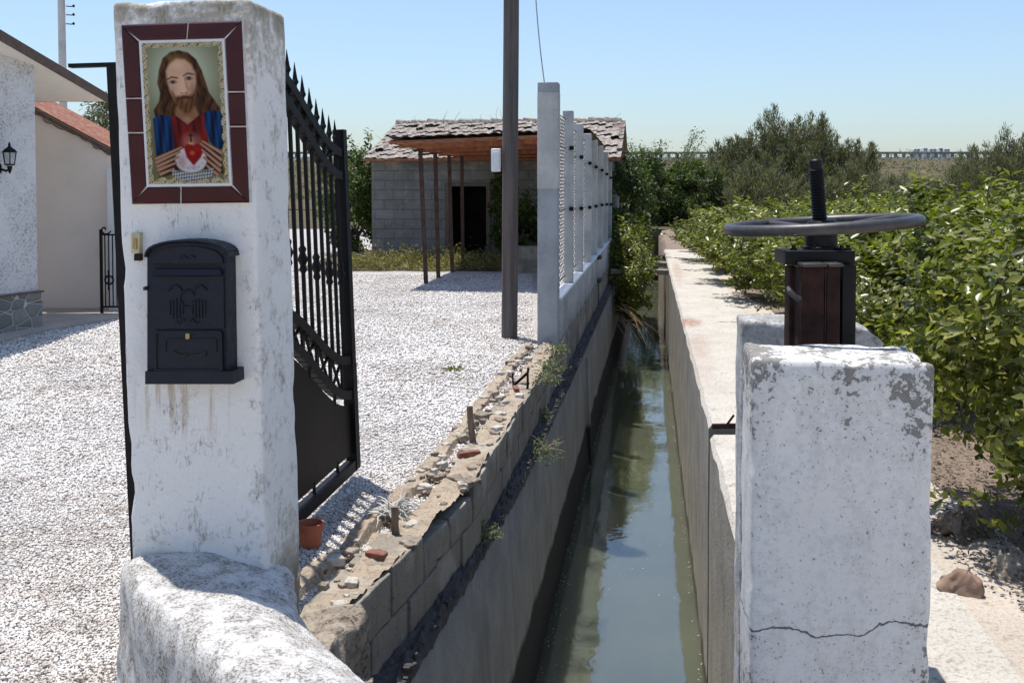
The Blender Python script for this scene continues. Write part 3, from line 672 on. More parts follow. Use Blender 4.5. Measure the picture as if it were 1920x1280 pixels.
    for cx, cy, sl_ in ((.375, .495, -.10), (.565, .455, -.06)):
        lay(ell(cx, cy-.008, .058, .036, .8)*.6, (.24, .125, .085))
        lay(poly([(cx-.068, cy-.038-sl_*.0), (cx-.01, cy-.072), (cx+.062, cy-.055), (cx+.062, cy-.040), (cx-.01, cy-.053), (cx-.066, cy-.026)], .016)*.9, (.07, .03, .015))
        lay(ell(cx, cy+.002, .036, .0135, .1), (.33, .27, .23)); lay(ell(cx+.002, cy, .0175, .0155, .08), (.05, .055, .06)); lay(poly([(cx-.044, cy), (cx-.018, cy-.017), (cx+.018, cy-.019), (cx+.046, cy-.002), (cx+.018, cy-.010), (cx-.018, cy-.008)], .008), (.05, .025, .015)); lay(poly([(cx-.036, cy+.010), (cx, cy+.020), (cx+.038, cy+.008), (cx, cy+.015)], .006)*.6, (.16, .08, .05))
    tun = np.clip(.22+.07*np.sin(X*30+Y*5)+.05*np.sin(X*75-Y*8), 0, 1)[..., None]*np.array([1, .10, .09])
    lay(poly([(.31, .92), (.385, .885), (.52, 1.0), (.53, 1.0), (.68, .875), (.75, .90), (.76, 1.45), (.30, 1.45)], .02), tun); lay(poly([(.385, .885), (.52, 1.0), (.68, .875), (.685, .89), (.525, 1.02), (.38, .90)], .01)*.7, (.11, .01, .01))
    cl = np.clip(.5+.45*np.sin(X*52+Y*6)+.25*np.sin(X*110-Y*9), 0, 1)[..., None]; blue = (1-cl)*np.array([.004, .014, .05])+cl*np.array([.018, .095, .24])
    lay(poly([(.12, .92), (.20, .87), (.33, .90), (.35, 1.12), (.34, 1.36), (.13, 1.38)], .02), blue)
    lay(poly([(.72, .86), (.80, .83), (.90, .84), (.95, .92), (.95, 1.28), (.84, 1.30), (.77, 1.20), (.72, 1.02)], .02), blue)
    lay(ell(.555, 1.20, .15, .14, 1.)*.55, (.70, .42, .35))
    lay(poly([(.16, 1.36), (.36, 1.28), (.40, 1.55), (.16, 1.62)], .03), (.05, .022, .02)); lay(poly([(.70, 1.28), (.88, 1.30), (.92, 1.58), (.68, 1.52)], .03), (.05, .025, .035))
    lay(ell(.54, 1.41, .185, .15, .05), (.66, .61, .60)); lay(ell(.43, 1.43, .08, .12, .8)*.5, (.42, .16, .16)); lay(ell(.56, 1.50, .10, .04, .8)*.4, (.35, .30, .33))
    for a_ in np.linspace(.4, 2.8, 6): lay(ell(.54+.14*math.cos(a_), 1.41+.105*math.sin(a_), .02, .012, .3, -a_)*.4, (.30, .24, .27))
    lay(poly([(.465, 1.27), (.50, 1.225), (.56, 1.235), (.575, 1.25), (.62, 1.22), (.67, 1.25), (.69, 1.31), (.66, 1.38), (.58, 1.47), (.56, 1.47), (.49, 1.38)], .02), (.34, .012, .014)); lay(ell(.62, 1.28, .05, .05, 1.)*.4, (.55, .05, .04))
    lay(ell(.56, 1.33, .045, .04, .9)*.65, (.70, .27, .08)); lay(poly([(.545, 1.09), (.56, 1.09), (.562, 1.21), (.543, 1.21)], .01), (.07, .012, .015)); lay(poly([(.525, 1.12), (.58, 1.12), (.58, 1.133), (.525, 1.133)], .01), (.07, .012, .015)); lay(ell(.55, 1.215, .05, .02, .8)*.8, (.75, .45, .15))
    sk = (.50, .31, .21); dk = (.15, .065, .045)
    for k, (x0, y0, x1, y1) in enumerate([(.12, 1.40, .44, 1.26), (.12, 1.44, .42, 1.31), (.13, 1.49, .40, 1.37), (.14, 1.53, .37, 1.44), (.16, 1.58, .34, 1.51)]):
        d = np.array([x1-x0, y1-y0]); n = np.array([-d[1], d[0]])/np.hypot(*d)
        for w, c in ((.027, dk), (.019, sk)): lay(poly([(x0-n[0]*w, y0-n[1]*w), (x1-n[0]*w*.5, y1-n[1]*w*.5), (x1+n[0]*w*.5, y1+n[1]*w*.5), (x0+n[0]*w, y0+n[1]*w)], .012), c)
    for k, (x0, y0, x1, y1) in enumerate([(.91, 1.34, .68, 1.19), (.90, 1.42, .66, 1.22), (.89, 1.49, .67, 1.29), (.88, 1.55, .69, 1.38), (.85, 1.60, .71, 1.47)]):
        d = np.array([x1-x0, y1-y0]); n = np.array([-d[1], d[0]])/np.hypot(*d)
        for w, c in ((.027, dk), (.019, sk)): lay(poly([(x0-n[0]*w, y0-n[1]*w), (x1-n[0]*w*.5, y1-n[1]*w*.5), (x1+n[0]*w*.5, y1+n[1]*w*.5), (x0+n[0]*w, y0+n[1]*w)], .012), c)
    n1 = np.sin(X*120+np.sin(Y*60))*np.sin(Y*105+np.sin(X*50))+.6*np.sin(X*47+Y*61)+r2.normal(0, .5, X.shape)
    orn = np.where((n1 > .35)[..., None], np.array([.55, .40, .07]), np.where((n1 < -.5)[..., None], np.array([.16, .14, .10]), np.array([.66, .64, .56])))
    dl = np.minimum(np.minimum(X, 1-X), np.minimum(Y, 1.72-Y)); wv = .085+.012*np.sin(Y*40)+.012*np.sin(X*40)
    lay(sm(dl-wv, .015), orn)
    n2 = np.sin(X*210+Y*30)+np.sin(Y*160+X*20)+r2.normal(0, .5, X.shape); rib = np.where((n2 > -.1)[..., None], np.array([.52, .52, .50]), np.array([.16, .15, .17]))
    lay(poly([(.30, 1.52), (.42, 1.55), (.55, 1.57), (.70, 1.54), (.80, 1.51), (.78, 1.60), (.66, 1.66), (.45, 1.67), (.32, 1.61)], .02), rib)
    lay(sm(dl-.028, .008), (.82, .82, .80))
    return X, Y, C**1.32*.86, nx, nz_
def picture():
    X, Y, C, nx, nz_ = paint(); V = []
    for j in range(nz_):
        l = qd(T_il, B_il, j/(nz_-1)); r = qd(T_ir, B_ir, j/(nz_-1))
        for i in range(nx):
            a, z = qd(l, r, i/(nx-1)); V.append(pf_(a, z, .015))
    o = Vector(tp.location); V = np.array(V)-np.array(o)
    idx = np.arange(nx*nz_).reshape(nz_, nx); F = np.stack([idx[:-1, :-1], idx[1:, :-1], idx[1:, 1:], idx[:-1, 1:]], -1).reshape(-1, 4)
    # give it thickness
    me = npmesh('picture_tile', V, F); at = me.color_attributes.new('print', 'FLOAT_COLOR', 'POINT')
    at.data.foreach_set('color', np.concatenate([C, np.ones(C.shape[:2]+(1,))], -1).astype(np.float32).ravel())
    b = NB('printed_tile', .3, .12); n = b.t.nodes.new('ShaderNodeAttribute'); n.attribute_name = 'print'; b.col(n.outputs[0])
    put('picture_tile', me, b.done(), tp)
    mb = MB(); mb.prism([pf_(a, z, .002) for a, z in (T_il, T_ir, B_ir, B_il)], pf_(0, 1, .0145)-pf_(0, 1, .002)); put('tile_body', mb, M['white'], tp)
picture()
# ---------------------------------------------------------------- mailbox
mx = thing('mailbox', pf_(pxp(360, 720)[0], pxp(360, 720)[1], .0), 'dark blue metal mailbox with arched top hung on the white pillar', 'mailbox')
def mq(u, v, out=0.):
    a, z = pxp(u, v); return pf_(a, z, out)
FO = .062      # how far the box stands out; measured pixels are of its front
def mp(u, v, out=FO):   # a pixel of the front plane of the box
    d = ray(u, v); o = Vector((0, 0, EYE)); n = ey; t = (p0-n*out-o).dot(n)/d.dot(n); return o+d*t
def arch(u0, u1, vs, vt, n=14, out=FO):
    pts = [mp(u0, vs, out)]; R_ = []
    cu = (u0+u1)/2; hw = (u1-u0)/2; h = vs-vt
    return [mp(cu-hw*math.cos(math.pi*k/n), vs-h*math.sin(math.pi*k/n)**.75, out) for k in range(n+1)]
back = lambda d: ey*d
mb = MB(); mb.prism(arch(276, 425, 480, 455)+[mp(428, 715), mp(276, 715)], back(FO-.0)); put('body', mb, M['mailbox'], mx)
mb = MB(); mb.prism(arch(284, 418, 494, 462, out=FO+.006)+[mp(418, 494, FO+.006), mp(284, 494, FO+.006)], back(.008))
mb.prism([mp(288, 505, FO+.012), mp(412, 505, FO+.012), mp(414, 516, FO+.016), mp(288, 516, FO+.016)], back(.018))
put('slot_flap', mb, M['mailbox'], mx)
mb = MB(); mb.prism([mp(288, 495, FO+.001), mp(410, 495, FO+.001), mp(410, 506, FO+.001), mp(288, 506, FO+.001)], back(.003)); put('letter_slot_shade', mb, M['black'], mx)  # solid black strip painted for the shade inside the slot
mb = MB()
mb.prism([mp(284, 518, FO+.004), mp(419, 518, FO+.004), mp(420, 616, FO+.004), mp(284, 616, FO+.004)], back(.006)); put('front_panel', mb, M['mailbox'], mx)
mb = MB(); mb.prism([mp(292, 622, FO+.006), mp(414, 622, FO+.006), mp(416, 694, FO+.006), mp(292, 694, FO+.006)], back(.008))
for a, b_ in (((292, 622), (414, 622)), ((414, 622), (416, 694)), ((416, 694), (292, 694)), ((292, 694), (292, 622))):
    mb.bar(mp(*a, FO+.007), mp(*b_, FO+.007), .006, .006)
for a, b_ in (((310, 636), (405, 636)), ((310, 636), (310, 660)), ((405, 636), (405, 660))): mb.bar(mp(*a, FO+.007), mp(*b_, FO+.007), .004, .004)
put('door', mb, M['mailbox'], mx)
for cu in (338, 373):
    mb = MB(); s_ = 1 if cu > 355 else -1
    mb.prism([mp(cu-14, 658 if s_ < 0 else 663, FO+.0095), mp(cu, 664, FO+.0095), mp(cu+14, 658 if s_ > 0 else 663, FO+.0095), mp(cu+12, 668, FO+.0095), mp(cu, 672, FO+.0095), mp(cu-12, 668, FO+.0095)], back(.004))
    put('view_hole_shade', mb, M['black'], mx)  # solid dark plate, shade of the opening put into its colour
mb = MB(); mb.rbox(mp(352, 630, FO+.008), (.012, .008, .016), PR, .003, 0, 1, .01); put('lock', mb, M['brass'], mx)
# raised emblem: two shields of vertical ribs with scrolls
mb = MB()
for cu in (330, 372):
    for k in range(5):
        u = cu-12+6*k; d = abs(k-2)
        mb.tube([mp(u, 560+d*2, FO+.006), mp(u, 598-d*d*2, FO+.006)], .0022, 6)
mb.tube([mp(351+14*math.cos(t), 560+16*math.sin(t), FO+.006) for t in np.linspace(.3, 5.9, 16)], .003, 6)
for s_ in (-1, 1):
    mb.tube([mp(351+s_*(10+26*t), 545-10*math.sin(t*3.1), FO+.006) for t in np.linspace(0, 1, 9)], .003, 6)
    mb.tube([mp(351+s_*(4+16*t), 602-4*math.sin(t*6), FO+.006) for t in np.linspace(0, 1, 9)], .0025, 6)
    mb.tube([mp(351+s_*(2+12*t), 484-4*math.sin(t*3.1), FO+.009) for t in np.linspace(0, 1, 7)], .0022, 6)
put('emblem', mb, M['mailbox'], mx, smooth=True)
mb = MB(); mb.prism([mp(272, 696, FO+.012), mp(437, 696, FO+.012), mp(438, 720, FO+.012), mp(272, 720, FO+.012)], back(FO+.010)); put('base_ledge', mb, M['mailbox'], mx)
mb = MB(); top = arch(272, 428, 482, 451, out=FO+.010)
for q, z_ in ((top, 0),):
    for i in range(len(q)-1): mb.bar(q[i]+back(.036), q[i+1]+back(.036), .006, .074, up=ex.cross(Vector((0, 0, 1))))
put('hood', mb, M['mailbox'], mx)
mb = MB(); mb.bar(mp(272, 540, FO+.004), mp(276, 540, FO+.004), .006, .01); mb.bar(mp(271, 541, .03), mp(277, 541, .05), .008, .01); put('hinge', mb, M['mailbox'], mx)
# doorbell
db = thing('doorbell', mq(262, 488), 'small yellowed doorbell fixed left of the mailbox on the pillar', 'doorbell')
mb = MB(); a = [mq(254, 436, .02), mq(269, 436, .02), mq(269, 474, .02), mq(254, 474, .02)]; mb.prism(a, back(.022)); put('bell_case', mb, M['ivory'], db)
mb = MB(); mb.prism([mq(258, 446, .024), mq(265, 446, .024), mq(265, 466, .024), mq(258, 466, .024)], back(.006)); put('bell_button', mb, M['brass'], db)
mb = MB(); mb.prism([mq(257, 475, .014), mq(269, 475, .014), mq(269, 488, .014), mq(257, 488, .014)], back(.016)); put('bell_base', mb, M['rust'], db)

# ================================================================ IRON GATE (parallel to the channel, mostly behind the pillar)
GL = 2.27; g0 = Vector((-1.178, 3.2, 0)); g1 = P(662, 880, 5.43); gd = Vector((g1.x-g0.x, g1.y-g0.y, 0)).normalized(); gn = Vector((gd.y, -gd.x, 0))
def gp(l, z, o=0.): return g0+gd*l+gn*o+Vector((-.036*z, 0, z))
gt = thing('iron_gate', g0, 'black iron gate leaf with spiked curved top standing open behind the white pillar', 'gate')
def arc(l, A): return A*(.5-.5*math.cos(2*math.pi*min(max(l/GL, 0), 1)))
zr1 = lambda l: 1.765+arc(l, .39); zr2 = lambda l: 1.64+arc(l, .42); zl1 = lambda l: .655+arc(l, .40)*(1 if l > .3 else 1); zl2 = lambda l: .47+arc(l, .46)
def grail(fn, w, h, name='curved_rail'):
    mb = MB(); ls = np.linspace(.0, GL, 40)
    for i in range(39): mb.bar(gp(ls[i], fn(ls[i])), gp(ls[i+1]+.004, fn(ls[i+1])), w, h, up=gn)
    put(name, mb, M['iron'], gt)
for f in (zr1, zr2, zl1, zl2): grail(f, .045, .045)
def post_(l, z0, z1, w, name): mb = MB(); mb.bar(gp(l, z0), gp(l, z1), w, w, up=gd); put(name, mb, M['iron'], gt)
post_(GL, .06, 1.89, .06, 'end_stile'); post_(0, .0, 1.97, .036, 'hinge_stile')
mb = MB(); mb.bar(gp(GL+.015, .06), gp(GL+.015, .62), .05, .075, up=gd); put('stile_shoe', mb, M['iron'], gt)
mb = MB(); mb.bar(gp(0, .085), gp(GL, .085), .06, .05, up=gn); put('bottom_rail', mb, M['iron'], gt)
mb = MB(); mb.bar(gp(0, 1.975)+Vector((.02, 0, 0)), gp(0, 1.975)+Vector((-.14, 0, -.005)), .03, .012); put('top_plate', mb, M['iron'], gt)
k = 0; l = .10
while l < GL-.05:
    mb = MB(); mb.bar(gp(l, zl1(l)), gp(l, zr1(l)), .016, .016, up=gd)
    if k % 2 == 0:
        zc = 1.12+arc(l, .2)
        mb.tube([gp(l, zc-.07), gp(l, zc-.05), gp(l, zc-.03), gp(l, zc), gp(l, zc+.03), gp(l, zc+.05), gp(l, zc+.07)], [.008, .02, .014, .026, .014, .02, .008], 8)
    put('bar', mb, M['iron'], gt)
    mb = MB(); z = zr1(l); mb.tube([gp(l, z), gp(l, z+.06), gp(l, z+.075), gp(l, z+.09), gp(l, z+.17)], [.009, .009, .019, .013, .001], 6); put('spike', mb, M['iron'], gt)
    l += .095; k += 1
for l0 in np.arange(.06, GL-.15, .19):
    mb = MB(); mb.bar(gp(l0, zl2(l0)), gp(l0+.17, zl1(l0+.17)), .012, .012, up=gn); mb.bar(gp(l0, zl1(l0)), gp(l0+.17, zl2(l0+.17)), .012, .012, up=gn); put('cross_brace', mb, M['iron'], gt)
    mb = MB(); mb.bar(gp(l0+.18, zl2(l0+.18)), gp(l0+.18, zl1(l0+.18)), .03, .012, up=gn); put('upright_plate', mb, M['iron'], gt)
    mb = MB(); mb.bar(gp(l0, zr2(l0)), gp(l0+.17, zr1(l0+.17)), .012, .012, up=gn); put('diagonal_brace', mb, M['iron'], gt)
mb = MB(); ls = np.linspace(.03, GL-.03, 40); top = [gp(l, zl2(l)-.055-.03*math.sin(math.pi*l/GL)*0, .004) for l in ls]; bot = [gp(l, .15, .004) for l in ls]
mb.prism(top+bot[::-1], gn*-.004); put('sheet_panel', mb, M['ironpanel'], gt)
for l in np.arange(.2, GL, .36):
    mb = MB(); mb.bar(gp(l, .09), gp(l, .17), .014, .014); put('lug', mb, M['iron'], gt)
    mb = MB(); mb.bar(gp(l, zl2(l)-.07), gp(l, zl2(l)), .014, .014); put('lug', mb, M['iron'], gt)
# flower pot
mb = MB(); pc = G(578, 1032, 0.0)+Vector((0, .05, 0)); mb.lathe(pc, [(.042, 0), (.054, .08), (.060, .08), (.061, .108), (.052, .108), (.046, .02), (.001, .015)], 24)
put('flower_pot', mb, M['terracotta'], label='small terracotta flower pot on the gravel behind the pillar', cat='pot', smooth=True)
# stakes and iron stubs
def stakeobj(u0, v0, u1, v1, Y, w, name, mat, label, cat):
    mb = MB(); a = P(u0, v0, Y); b = P(u1, v1, Y-.02); a.z -= .08
    n = 6; pts = [a.lerp(b, k/n)+Vector((nz((k, u0, 0), 1.3), 0, 0))*.006 for k in range(n+1)]
    for k in range(n): mb.bar(pts[k], pts[k+1]+(pts[k+1]-pts[k])*.06, w*(1-.03*k), w*.55)
    put(name, mb, M[mat], label=label, cat=cat, origin=a)
Yf = lambda v: 1.58*FPX/(v-345)
stakeobj(889, 835, 880, 762, Yf(835), .042, 'wooden_stake', 'stake', 'weathered wooden stake leaning in the gravel edge, nearer the pole', 'stake')
stakeobj(746, 1022, 739, 950, Yf(1015), .036, 'wooden_stake', 'stake', 'short wooden stake beside the tangle of dry roots', 'stake')
stakeobj(962, 738, 962, 700, Yf(735), .016, 'iron_stub', 'rust', 'left rusty iron stub in the wall top near the first fence post', 'iron stub')
stakeobj(988, 736, 990, 690, Yf(735), .02, 'iron_stub', 'rust', 'right rusty iron stub in the wall top near the first fence post', 'iron stub')
mb = MB(); mb.bar(P(964, 722, Yf(735)), P(990, 698, Yf(735)), .014, .02); put('iron_strap', mb, M['rust'], label='rusty iron strap leaning between the two iron stubs', cat='iron strap')
mb = MB(); c0 = G(735, 960, .05)
for i in range(70):
    d = Vector((random.uniform(-1, 1), random.uniform(-1, 1), random.uniform(.0, .9))).normalized(); L = random.uniform(.05, .17); pts = []; p = Vector(c0)+Vector((random.uniform(-.03, .03), random.uniform(-.06, .06), 0))
    for k in range(5): pts.append(p.copy()); p = p+d*L/4; d = (d+Vector((random.uniform(-.5, .5), random.uniform(-.5, .5), -.35))).normalized()
    mb.tube(pts, [.006, .005, .004, .003, .001], 5)
put('dry_roots', mb, M['conc_post'], label='tangle of dry bleached roots on the broken wall edge', cat='roots', smooth=True)

# ================================================================ SLUICE
def slab(Y0, u0, u1, vtop, th, mat, label, zb, seed):
    a = P(u0, 700, Y0); w = (u1-u0)/FPX*Y0/ex.x*.985; zt = P((u0+u1)/2, vtop, Y0).z
    c = a + ex*w/2 + ey*th/2; c.z = (zt+zb)/2
    mb = MB(); mb.rbox(c, (w, th, zt-zb), PR, .018, .004, 6, .03, chip=.05, seed=seed)
    if seed > 5:
        for i_, (x_, y_, z_) in enumerate(mb.v):
            q = (Vector((x_, y_, z_))-a).dot(ex); lim = zt-.005-.07*max(0, (q-(w-.11))/.11)**2+.012*nz((x_, y_, z_), 22.)
            if q > w-.12 and z_ > lim: mb.v[i_] = (x_, y_, lim)
    o = put('sluice_slab', mb, mat, label=label, cat='concrete slab', smooth=True, sharp=60, group=None); return zt, a, w
zt1, sa, sw = slab(2.62, 1408, 1741, 672, .285, M['slab'], 'near white worn concrete sluice slab with a crack low on its face', -1.9, 2.2)
zt2, sb_, sw2 = slab(3.36, 1389, 1648, 600, .22, M['slab_back'], 'far greyer sluice slab with broken right corner behind the iron frame', -1.9, 5.1)
YSL = 3.10; Xc = (1541-960)/FPX*YSL
sg = thing('sluice_gear', (Xc, YSL, .4), 'rusty sluice gate gear with grey handwheel and black screw between the slabs', 'sluice gear')
def sp(u, v, Y=YSL): return P(u, v, Y)
pxs = YSL/FPX
def sbox(u0, u1, v0, v1, Y0, Y1, bevel=.002, mat='rust', name='part', extra=None):
    mb = MB(); a = P(u0, v1, Y0); b = P(u1, v0, Y0); c = Vector(((a.x+b.x)/2, (Y0+Y1)/2, (a.z+b.z)/2))
    mb.rbox(c, (b.x-a.x, Y1-Y0, b.z-a.z), 0, min(.004, (b.x-a.x)*.2), .0008, 12, .05)
    if extra: extra(mb)
    return put(name, mb, M[mat], sg, smooth=True)
# two channel-section uprights seen from their backs, with flanges and a gap between
zb_ = P(1541, 652, 2.98).z
def upright(u0, u1, name):
    mb = MB(); a = P(u0, 500, 2.98); b = P(u1, 500, 2.98); zt = a.z; z0 = zb_-.7; w = b.x-a.x
    mb.rbox(Vector(((a.x+b.x)/2, 2.985, (zt+z0)/2)), (w, .012, zt-z0), 0, .003, .001, 9, .08)
    mb.rbox(Vector((a.x+.006, 3.03, (zt+z0)/2)), (.012, .08, zt-z0), 0, .003, .001, 9, .08)
    mb.rbox(Vector((b.x-.006, 3.03, (zt+z0)/2)), (.012, .08, zt-z0), 0, .003, .001, 9, .08)
    put(name, mb, M['rust'], sg, smooth=True)
    mb = MB(); mb.rbox(Vector(((a.x+b.x)/2, 3.0, zt+.006)), (w+.004, .09, .010), 0, .003, .002, 9, .03); put('cap_plate', mb, M['wheel'], sg, smooth=True)
upright(1503, 1546, 'upright'); upright(1551, 1576, 'upright')
sbox(1574, 1604, 497, 1000, 2.99, 3.05, mat='greasy', name='upright_dark_recess')  # recess of the right upright, its darkness put into the colour
mb = MB(); mb.bar(P(1548.5, 503, 2.99), Vector((P(1548.5, 503, 2.99).x, 2.99, zb_-.2)), .0045, .006); put('seam_strip', mb, M['wheel'], sg)
sbox(1476, 1500, 500, 1000, 3.06, 3.12, name='rear_upright'); sbox(1590, 1606, 500, 1000, 3.10, 3.14, name='rear_upright')
sbox(1474, 1604, 470, 497, 3.02, 3.16, mat='greasy', name='cross_plate')
sbox(1500, 1540, 497, 503, 2.97, 3.05, mat='greasy', name='shim')
mb = MB(); c = P(1540, 470, YSL); zb = c.z; zt = P(1540, 436, YSL).z
mb.lathe((Xc-.001, YSL, 0), [(.056, zb-.004), (.056, zb+.012), (.048, zb+.016), (.047, zt)], 24); put('nut_housing', mb, M['greasy'], sg, smooth=True)
for u in (1488, 1527, 1578, 1590):
    mb = MB(); c = P(u, 470, 3.05); mb.lathe((c.x, 3.05, c.z-.002), [(.011, 0), (.011, .010), (.006, .011), (.006, .02)], 6); put('bolt', mb, M['greasy'], sg)
mb = MB(); z0 = P(1541, 460, YSL).z; z1 = P(1530, 298, YSL).z; n = 26; pr = []
x0, x1 = Xc, P(1529, 298, YSL).x
tilt = Matrix.Rotation(math.atan2(x1-x0, z1-z0), 3, 'Y')
for k in range(n*2): pr.append((.0235 if k % 2 else .0200, (z1-z0-.03)*k/(n*2)))
pr += [(.019, z1-z0-.028), (.020, z1-z0-.004), (.016, z1-z0)]
mb.lathe((x0, YSL, z0), pr, 18, M=tilt); put('screw', mb, M['greasy'], sg, smooth=True, sharp=30)
hw = MB(); cz = P(1541, 421, YSL).z; WR = (1728-1353)/2/FPX*YSL*.965-.015
tw = Matrix.Rotation(-R(3.6), 3, 'Y') @ Matrix.Rotation(-R(.6), 3, 'X')
wc = Vector((Xc, YSL, cz)); ring = [wc+tw @ Vector((math.cos(t)*WR, math.sin(t)*WR, 0)) for t in np.linspace(0, 2*math.pi, 65)[:-1]]
hw.tube(ring, .0172, 14, closed=True); rim = put('handwheel_rim', hw, M['wheel'], sg, smooth=True)
for k in range(4):
    mb = MB(); t = .35+k*math.pi/2; mb.tube([wc+tw @ Vector((math.cos(t)*r_, math.sin(t)*r_, dz)) for r_, dz in ((.03, -.01), (.1, -.012), (.2, -.004), (WR, 0))], [.016, .013, .012, .013], 10); put('spoke', mb, M['wheel'], rim, smooth=True)
mb = MB(); mb.lathe(wc, [(.05, -.03), (.05, .0), (.04, .012), (.026, .014)], 24, M=tw); put('wheel_hub', mb, M['greasy'], rim, smooth=True)
mb = MB(); mb.tube([P(1478, 540, 2.99), P(1482, 548, 2.965), P(1490, 556, 2.955), P(1497, 560, 2.96), P(1499, 563, 2.97)], [.007, .009, .008, .011, .009], 8); put('locking_pin', mb, M['wheel'], sg, smooth=True)
mb = MB(); mb.rbox(Vector((Xc, 3.14, -.5)), (.40, .02, 1.7), 0, .004, .001, 5, .1); put('gate_plate', mb, M['rust'], sg)

# ================================================================ UTILITY POLE, WIRE
Yp = 10.5; mb = MB(); b0 = P(955, 636, Yp); pts = []
for z in np.linspace(-.1, 5.5, 29): pts.append(Vector((b0.x+.006*z, Yp, z)))
pts2 = [p+Vector((.004*nz(p, 1.3), 0, 0)) for p in pts]
mb.tube(pts2, [.085-.0012*i*.2 for i in range(29)], 20)
put('utility_pole', mb, M['wood'], label='weathered wooden utility pole standing on the gravel beside the canal edge', cat='pole', smooth=True)
jb = thing('meter_box', P(930, 322, 10.45), 'small white plastic box fixed to the left side of the wooden pole', 'box')
a = P(921, 322, 10.45); b = P(939, 279, 10.45)
mb = MB(); mb.rbox((a+b)/2, (b.x-a.x, .09, b.z-a.z), 0, .012, 0, 1, .1); put('box_body', mb, M['whitebox'], jb, smooth=True)
mb = MB(); mb.rbox((a+b)/2+Vector((0, -.05, .0)), ((b.x-a.x)*.7, .012, (b.z-a.z)*.72), 0, .004, 0, 1, .1); put('box_lid', mb, M['whitebox'], jb, smooth=True)
mb = MB(); mb.tube([P(1003+1.2*t*9+9*t*t, -30+200*t, 10.1) for t in np.linspace(0, 1, 9)], .006, 6); put('wire', mb, M['wire'], label='thin pale wire rising into the sky from the first fence post', cat='wire')

# ================================================================ FENCE
fn = thing('boundary_fence', ch(-1.08, 10, 0), 'concrete post and chain link fence on a low white wall along the canal', 'fence')
FY = [10.0, 11.7, 13.2, 14.8, 16.3, 18.0, 19.7, 21.3]; FT = [175, 208, 233, 251, 263, 274, 285, 295]
FU = [1053, 1075, 1093, 1108, 1120, 1131, 1140, 1147]
for i, Y in enumerate(FY):
    w = .20 if i == 0 else .12; zt = P(FU[i], FT[i], Y).z; c = ch(-.985-w/2, Y, (zt-.1)/2)
    mb = MB(); mb.rbox(Vector((c.x, Y, (zt+.45)/2 if i else (zt+.0)/2)), (w, w, zt-.45 if i else zt+.2), PR, .008, .0015, 4, .1)
    put('fence_post', mb, M['conc_post2'] if i == 0 else M['conc_post'], fn, smooth=True)
    if i == 0:
        mb = MB(); mb.rbox(Vector((c.x, Y-.0, (zt+1.55)/2+.002)), (w+.006, w+.006, zt-1.55), PR, .008, .0015, 4, .1); put('post_sleeve', mb, M['conc_post'], fn, smooth=True)
mb = MB()
mb.rbox(ch(-1.055, 15.7, .06), (.15, 11.4, .74), PR, .01, .004, 3, .15); put('base_wall', mb, M['fencewall'], fn, smooth=True)
mb = MB(); mb.rbox(ch(-1.055, 15.7, .445), (.17, 11.3, .03), PR, .006, .002, 5, .2); put('wall_cap', mb, M['white'], fn, smooth=True)
for i in range(7):
    mb = MB(); Y0, Y1 = FY[i]+.10, FY[i+1]-.06; zt = min(P(FU[i], FT[i], FY[i]).z, P(FU[i+1], FT[i+1], FY[i+1]).z)-.08; z0 = .47
    d = .075; n = int((Y1-Y0)/d)
    nzz = int((zt-z0)/d)
    for k in range(n):
        y = Y0+(k+.5)*d
        pts = [ch(-1.085+.006*(j % 2), y+(d/2 if (j+k) % 2 else -d/2), z0+j*d*.5) for j in range(int(nzz*2)+1)]
        for a_, b_ in zip(pts[:-1], pts[1:]): mb.bar(a_, b_, .007, .007)
    put('mesh_panel', mb, M['galv'], fn)
    for z in (z0+.08, (z0+zt)/2-.1, zt-.35, zt-.02):
        mb = MB(); mb.bar(ch(-1.07, Y0, z), ch(-1.07, Y1, z), .007, .007); put('tension_wire', mb, M['iron'], fn)
    for z in ((z0+zt)/2-.1, zt-.35):
        mb = MB(); mb.rbox(ch(-1.0, FY[i+1]-.085, z), (.05, .05, .045), 0, .008, 0, 1, .1); put('wire_clamp', mb, M['iron'], fn)
mb = MB(); Y = 16.4
put_c = ch(-.955, 16.4, .2)
for z in (.42, .05): mb.rbox(ch(-.95, 16.3, z), (.07, .36, .05), PR, .006, .003, 8, .1)
mb.box(ch(-.975, 16.3, -.2), (.03, .2, .42), PR)
put('outlet_ledges', mb, M['mortar'], fn)

# ================================================================ OUTBUILDING WITH CANOPY
ob = thing('outbuilding', P(920, 485, 22), 'small grey concrete block outbuilding with old tiled roof and dark doorway', 'building')
B0 = Vector((P(697, 400, 22).x, 22, 0)); BW = 5.15; BD = 5.0; WH = 2.12
def bp(a, d, z): return B0+ex*a+ey*d+Vector((0, 0, z))
def ua(u): # position along the front from pixel column
    t = (u-960)/FPX; return (t*B0.y-B0.x)/(ex.x-t*ex.y)
d0, d1 = ua(842), ua(912); dz = 1.55
mb = MB()
def wbox(a0, a1, b0, b1, z0, z1): mb.box(bp((a0+a1)/2, (b0+b1)/2, (z0+z1)/2), (a1-a0, b1-b0, z1-z0), PR)
wbox(0, d0, 0, .2, -.05, WH); wbox(d1, BW, 0, .2, -.05, WH); wbox(d0, d1, 0, .2, dz, WH)
wbox(0, .2, .203, BD, -.05, WH); wbox(BW-.2, BW, .203, BD, -.05, WH); wbox(.203, BW-.203, BD-.2, BD-.003, -.05, WH)
put('walls', mb, M['blockwork'], ob)
for s_ in (0, 1):
    mb = MB(); a = 0.001 if s_ == 0 else BW-.201; mb.prism([bp(a, 0.001, WH+.002), bp(a, BD-.004, WH+.002), bp(a, BD/2, WH+.92)], ex*.2); put('gable', mb, M['blockwork'], ob)
